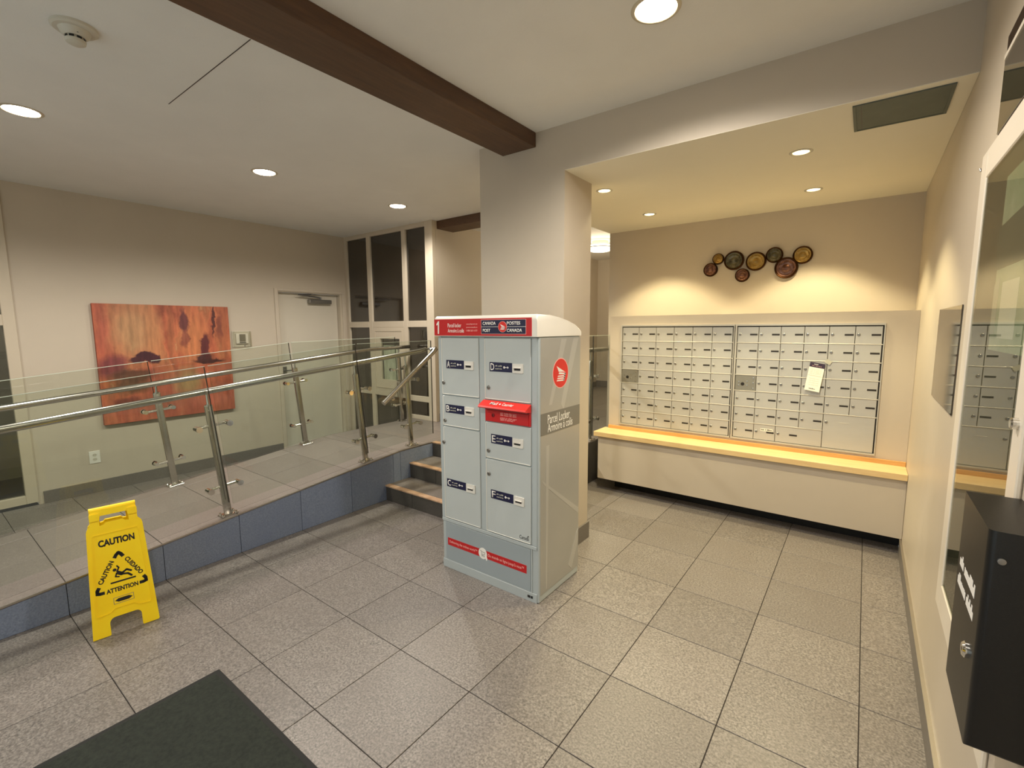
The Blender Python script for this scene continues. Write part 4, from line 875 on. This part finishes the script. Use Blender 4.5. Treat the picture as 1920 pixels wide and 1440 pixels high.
# ================================================================== PAINTING
def painting_mat():
    m = bpy.data.materials.new('painting_canvas'); m.use_nodes = True; t = NT(m); b = t.n['Principled BSDF']; b.inputs['Roughness'].default_value = 0.5
    tc = t.add('ShaderNodeTexCoord')
    nz = t.add('ShaderNodeTexNoise', i_Scale=5.0, i_Detail=6.0, i_Roughness=0.65); t.link(tc.outputs['Object'], nz.inputs['Vector'])
    sub = t.add('ShaderNodeVectorMath', operation='SUBTRACT'); t.link(nz.outputs['Color'], sub.inputs[0]); sub.inputs[1].default_value = (0.5, 0.5, 0.5)
    wob = t.add('ShaderNodeVectorMath', operation='MULTIPLY_ADD'); t.link(sub.outputs[0], wob.inputs[0]); wob.inputs[1].default_value = (0.0, 0.17, 0.17); t.link(tc.outputs['Object'], wob.inputs[2])
    mp = t.add('ShaderNodeMapping'); mp.inputs['Scale'].default_value = (1, 4.5, 1.1); t.link(wob.outputs[0], mp.inputs['Vector'])
    n1 = t.add('ShaderNodeTexNoise', i_Scale=2.2, i_Detail=5.0, i_Roughness=0.6); t.link(mp.outputs[0], n1.inputs['Vector'])
    cr = t.add('ShaderNodeValToRGB'); t.link(n1.outputs[0], cr.inputs[0])
    e = cr.color_ramp.elements; e[0].position = 0.30; e[0].color = (*lin((150, 62, 26)), 1); e[1].position = 0.72; e[1].color = (*lin((204, 146, 88)), 1)
    for p, c in ((0.45, (190, 84, 30)), (0.55, (206, 104, 40)), (0.63, (180, 96, 44))):
        x = e.new(p); x.color = (*lin(c), 1)
    cur = cr.outputs[0]
    # (y centre, z centre, y radius, z radius, softness, colour, strength) in fractions of the canvas, y to the right, z up, centre 0
    blobs = [(-0.25, 0.28, 0.16, 0.24, 0.5, (192, 142, 88), 0.85), (-0.10, 0.20, 0.06, 0.26, 0.4, (198, 128, 66), 0.6), (0.02, 0.18, 0.02, 0.30, 0.5, (168, 92, 42), 0.6),
        (0.20, 0.20, 0.10, 0.20, 0.5, (222, 128, 50), 0.7), (0.43, 0.22, 0.05, 0.28, 0.5, (186, 96, 36), 0.7), (-0.46, 0.25, 0.05, 0.25, 0.6, (178, 72, 40), 0.7),
        (0.0, -0.38, 0.5, 0.14, 0.5, (196, 78, 44), 0.75), (0.30, -0.12, 0.22, 0.09, 0.6, (208, 88, 40), 0.8), (-0.10, -0.18, 0.10, 0.12, 0.6, (196, 84, 50), 0.7),
        (-0.40, -0.02, 0.10, 0.08, 0.35, (124, 44, 52), 0.9), (-0.28, -0.11, 0.15, 0.055, 0.3, (96, 56, 38), 0.9), (-0.30, -0.20, 0.13, 0.06, 0.4, (104, 70, 44), 0.85), (0.12, -0.20, 0.09, 0.11, 0.5, (178, 140, 80), 0.9),
        (-0.18, 0.055, 0.085, 0.035, 0.15, (74, 26, 38), 1.0), (-0.13, 0.03, 0.045, 0.05, 0.15, (76, 26, 38), 1.0), (-0.24, 0.02, 0.06, 0.025, 0.2, (80, 28, 38), 1.0),
        (0.125, 0.36, 0.035, 0.12, 0.25, (104, 40, 46), 0.95), (0.13, 0.20, 0.025, 0.07, 0.3, (140, 58, 40), 0.8), (0.29, 0.11, 0.042, 0.14, 0.2, (104, 32, 34), 1.0), (0.27, 0.02, 0.07, 0.035, 0.25, (86, 26, 30), 1.0),
        (0.30, -0.01, 0.13, 0.018, 0.25, (78, 28, 26), 1.0), (0.365, 0.36, 0.012, 0.16, 0.25, (92, 34, 28), 1.0), (0.41, 0.30, 0.022, 0.12, 0.4, (136, 58, 34), 0.9),
        (-0.10, -0.36, 0.16, 0.06, 0.6, (168, 92, 58), 0.6), (0.28, -0.37, 0.14, 0.05, 0.6, (214, 104, 72), 0.6), (-0.34, -0.33, 0.08, 0.04, 0.4, (116, 46, 40), 0.8)]
    for (cy, cz, ry, rz, so, c, st_) in blobs:
        W_ = 1.2
        mp = t.add('ShaderNodeMapping', vector_type='TEXTURE'); mp.inputs['Location'].default_value = (0, cy*W_, cz*W_); mp.inputs['Scale'].default_value = (1000, ry*W_, rz*W_); t.link(wob.outputs[0], mp.inputs['Vector'])
        ln_ = t.add('ShaderNodeVectorMath', operation='LENGTH'); t.link(mp.outputs[0], ln_.inputs[0])
        mr = t.add('ShaderNodeMapRange'); mr.inputs[1].default_value = 1+so; mr.inputs[2].default_value = 1-so; mr.inputs[3].default_value = 0; mr.inputs[4].default_value = st_; t.link(ln_.outputs['Value'], mr.inputs[0])
        mx = t.add('ShaderNodeMix', data_type='RGBA'); t.link(mr.outputs[0], mx.inputs[0]); t.link(cur, mx.inputs[6]); mx.inputs[7].default_value = (*lin(c), 1); cur = mx.outputs[2]
    mp = t.add('ShaderNodeMapping'); mp.inputs['Scale'].default_value = (1, 9, 1.6); t.link(tc.outputs['Object'], mp.inputs['Vector'])
    n3 = t.add('ShaderNodeTexNoise', i_Scale=3.0, i_Detail=6.0); t.link(mp.outputs[0], n3.inputs['Vector'])
    hv = t.add('ShaderNodeHueSaturation', i_Saturation=0.9); t.link(cur, hv.inputs['Color'])
    mr = t.add('ShaderNodeMapRange'); mr.inputs[1].default_value = 0.3; mr.inputs[2].default_value = 0.7; mr.inputs[3].default_value = 0.62; mr.inputs[4].default_value = 1.0; t.link(n3.outputs[0], mr.inputs[0]); t.link(mr.outputs[0], hv.inputs['Value'])
    t.link(hv.outputs[0], b.inputs['Base Color'])
    bp = t.add('ShaderNodeBump', i_Strength=0.12, i_Distance=0.003); t.link(n3.outputs[0], bp.inputs['Height']); t.link(bp.outputs[0], b.inputs['Normal'])
    MATS['painting_canvas'] = m
painting_mat()
mat('canvas_edge', (150, 62, 38), 0.7, vary=0.3, vscale=8)
pt = thing('painting', 'large square abstract painting in orange red and maroon on the left wall', 'painting', (XL+0.02, -0.022, 1.248), local=True)
link('canvas', MB().box(0.016, 0.022, -0.602, 0.602, -0.594, 0.594, 0.002, 1).mesh('canvas', 'painting_canvas'), pt, True)
link('stretcher', MB().box(-0.018, 0.0165, -0.600, 0.600, -0.592, 0.592).mesh('stretcher', 'canvas_edge'), pt, True)

# thermostat, outlet
th = thing('thermostat', 'wall thermostat under a clear cover beside the painting', 'thermostat', (XL, 0.72, 1.465))
MB().box(XL, XL+0.006, 0.617, 0.823, 1.372, 1.566, 0.004).build('base_plate', 'plastic_cream', th)
MB().box(XL+0.006, XL+0.026, 0.655, 0.792, 1.415, 1.535, 0.005).build('body', 'plastic_white', th)
MB().box(XL+0.026, XL+0.028, 0.690, 0.760, 1.438, 1.528, 0.001, 1).build('display', 'mail_access', th)
MB().box(XL+0.026, XL+0.030, 0.688, 0.762, 1.424, 1.432, 0.001, 1).build('switch_bar', 'slot_dark', th)
MB().box(XL+0.046, XL+0.049, 0.622, 0.818, 1.378, 1.560, 0.001, 1).box(XL+0.006, XL+0.046, 0.622, 0.625, 1.378, 1.560).box(XL+0.006, XL+0.046, 0.815, 0.818, 1.378, 1.560).box(XL+0.006, XL+0.046, 0.625, 0.815, 1.557, 1.560).box(XL+0.006, XL+0.046, 0.625, 0.815, 1.378, 1.381).build('clear_cover', 'glass_cover', th)
MB().lathe([(0.008, 0), (0.008, 0.006), (0.004, 0.007), (0, 0.007)], 14, Matrix.Translation((XL+0.049, 0.735, 1.392)) @ Matrix.Rotation(R(90), 4, 'Y')).build('cover_lock', 'closer_metal', th)
ou = thing('wall_outlet', 'white electrical outlet low on the wall below the painting', 'outlet', (XL, -0.716, 0.35))
MB().box(XL, XL+0.006, -0.758, -0.674, 0.290, 0.412, 0.003).build('cover_plate', 'plastic_white', ou)
for z in (0.330, 0.372):
    rc = MB().plate([ell(-0.716, z, 0.017, 0.015, 20)], 0.002, frame_m((XL+0.006, 0, 0), (0, 1, 0), (0, 0, 1))).build('receptacle', 'plastic_cream', ou)
    MB().box(XL+0.008, XL+0.0085, -0.724, -0.722, z-0.003, z+0.006).box(XL+0.008, XL+0.0085, -0.711, -0.709, z-0.003, z+0.006).build('socket_slots', 'slot_dark', rc)

# ================================================================== RIGHT WALL THINGS
nc = thing('notice_case', 'tall white framed glass notice case on the right wall', 'notice case', (XW, 0.1, 0.5))
NY0, NY1, NZ0, NZ1 = -0.412, 0.472, 0.543, 2.158
xf = XW-0.012
MB().box(xf, XW-0.001, NY1-0.096, NY1, NZ0, NZ1, 0.003, 1).build('frame_stile', 'frame_white', nc)
MB().box(xf, XW-0.001, NY0, NY0+0.078, NZ0, NZ1, 0.003, 1).build('frame_stile', 'frame_white', nc)
MB().box(xf, XW-0.001, NY0+0.078, NY1-0.096, NZ0, NZ0+0.102, 0.003, 1).build('frame_rail', 'frame_white', nc)
MB().box(xf, XW-0.001, NY0+0.078, NY1-0.096, NZ1-0.094, NZ1, 0.003, 1).build('frame_rail', 'frame_white', nc)
MB().box(XW-0.003, XW-0.001, NY0+0.07, NY1-0.09, NZ0+0.10, NZ1-0.09).build('back_board', 'case_back', nc)
MB().box(xf+0.003, xf+0.005, NY0+0.076, NY1-0.094, NZ0+0.10, NZ1-0.092).build('glass_pane', 'glass_case', nc)
lkk = MB().lathe([(0.013, 0), (0.013, 0.010), (0.010, 0.013), (0.0, 0.013)], 20, Matrix.Translation((xf, -0.374, 1.37)) @ Matrix.Rotation(R(-90), 4, 'Y')).build('case_lock', 'chrome', nc, True)
po = thing('poster', 'pale green printed plan poster inside the notice case', 'poster', (XW-0.004, -0.07, 1.5))
MB().box(XW-0.0055, XW-0.0035, -0.300, 0.075, 1.515, 1.995).build('sheet', 'paper_map', po)
fq = frame_m((XW-0.0055, 0, 0), (0, -1, 0), (0, 0, 1))
for pl_, mm_ in (([(-0.10, 1.74), (0.25, 1.74), (0.25, 1.88), (-0.10, 1.86)], 'vent_dark'), ([(-0.08, 1.56), (-0.02, 1.56), (-0.02, 1.72), (-0.08, 1.70)], 'paper_grey'), ([(0.02, 1.55), (0.2, 1.55), (0.2, 1.70), (0.02, 1.70)], 'paper')):
    MB().plate([pl_], 0.0006, fq).build('printed_area', mm_, po)
mp_ = thing('wall_plate', 'square tinted mirror plate on the right wall between mailboxes and notice case', 'mirror plate', (XW, 0.99, 1.23))
MB().box(XW-0.005, XW-0.0005, 0.640, 1.335, 1.232, 1.664, 0.001, 1).build('mirror', 'mirror_plate', mp_)
dk = thing('upper_panel', 'dark glass panel with painted white reflection strip mounted above the notice case', 'glass panel', (XW, 0.0, 2.2))
MB().box(XW-0.010, XW-0.001, -0.9, 0.262, 2.162, 2.443, 0.001, 1).build('frame', 'bronze_rim', dk)
MB().box(XW-0.012, XW-0.0095, -0.88, 0.260, 2.164, 2.376).build('pane', 'dark_pane', dk)
MB().box(XW-0.014, XW-0.0095, -0.9, 0.262, 2.376, 2.390, 0.0005, 1).build('reflection_strip', 'frame_white', dk)  # white strip imitates the ceiling light reflected in the glass
hk = MB().tube((XW, 0.515, 2.125), (XW-0.008, 0.515, 2.120), 0.003).tube((XW-0.008, 0.515, 2.120), (XW-0.010, 0.52, 2.130), 0.003).build('wall_hook', 'closer_metal'); tag(hk, 'tiny metal hook in the right wall beside the notice case corner', 'hook')

# black lock box
kb = thing('lock_box', 'black metal wall box with white lettering and round lock at right', 'wall box', (XW, -0.55, 0.775))
BX = 3.322; BY0, BY1, BZ0, BZ1 = -0.672, -0.418, 0.775, 1.214
b_ = MB().box(BX, XW-0.0005, BY0, BY1, BZ0, BZ1)
es = [e for e in b_.bm.edges if all(abs(v.co.x-BX) < 1e-6 for v in e.verts) and all(abs(v.co.y-BY0) < 1e-6 for v in e.verts)]
es += [e for e in b_.bm.edges if all(abs(v.co.y-BY0) < 1e-6 for v in e.verts) and all(abs(v.co.z-BZ0) < 1e-6 for v in e.verts)]
bmesh.ops.bevel(b_.bm, geom=list(set(es)), offset=0.012, segments=4, affect='EDGES', profile=0.5)
b_.build('body', 'box_black', kb, True)
fk = frame_m((BX, 0, 0), (0, -1, 0), (0, 0, 1))
strokes(fk @ Matrix.Translation((0.442, 1.052, 0)), 0, 0.175, 0, 0.026, (4, 10), 'ink_white', kb, name='lettering', seed=70)
strokes(fk @ Matrix.Translation((0.438, 1.008, 0)), 0, 0.185, 0, 0.026, (9, 7), 'ink_white', kb, name='lettering', seed=71)
MB().lathe([(0.016, 0), (0.016, 0.006), (0.012, 0.010), (0.004, 0.010), (0.004, 0.006), (0, 0.006)], 24, Matrix.Translation((BX, -0.618, 0.945)) @ Matrix.Rotation(R(-90), 4, 'Y')).build('lock', 'chrome', kb, True)
MB().lathe([(0.006, 0), (0.006, 0.004), (0, 0.005)], 14, Matrix.Translation((BX+0.02, BY0, 1.16)) @ Matrix.Rotation(R(90), 4, 'X')).build('rivet', 'closer_metal', kb, True)
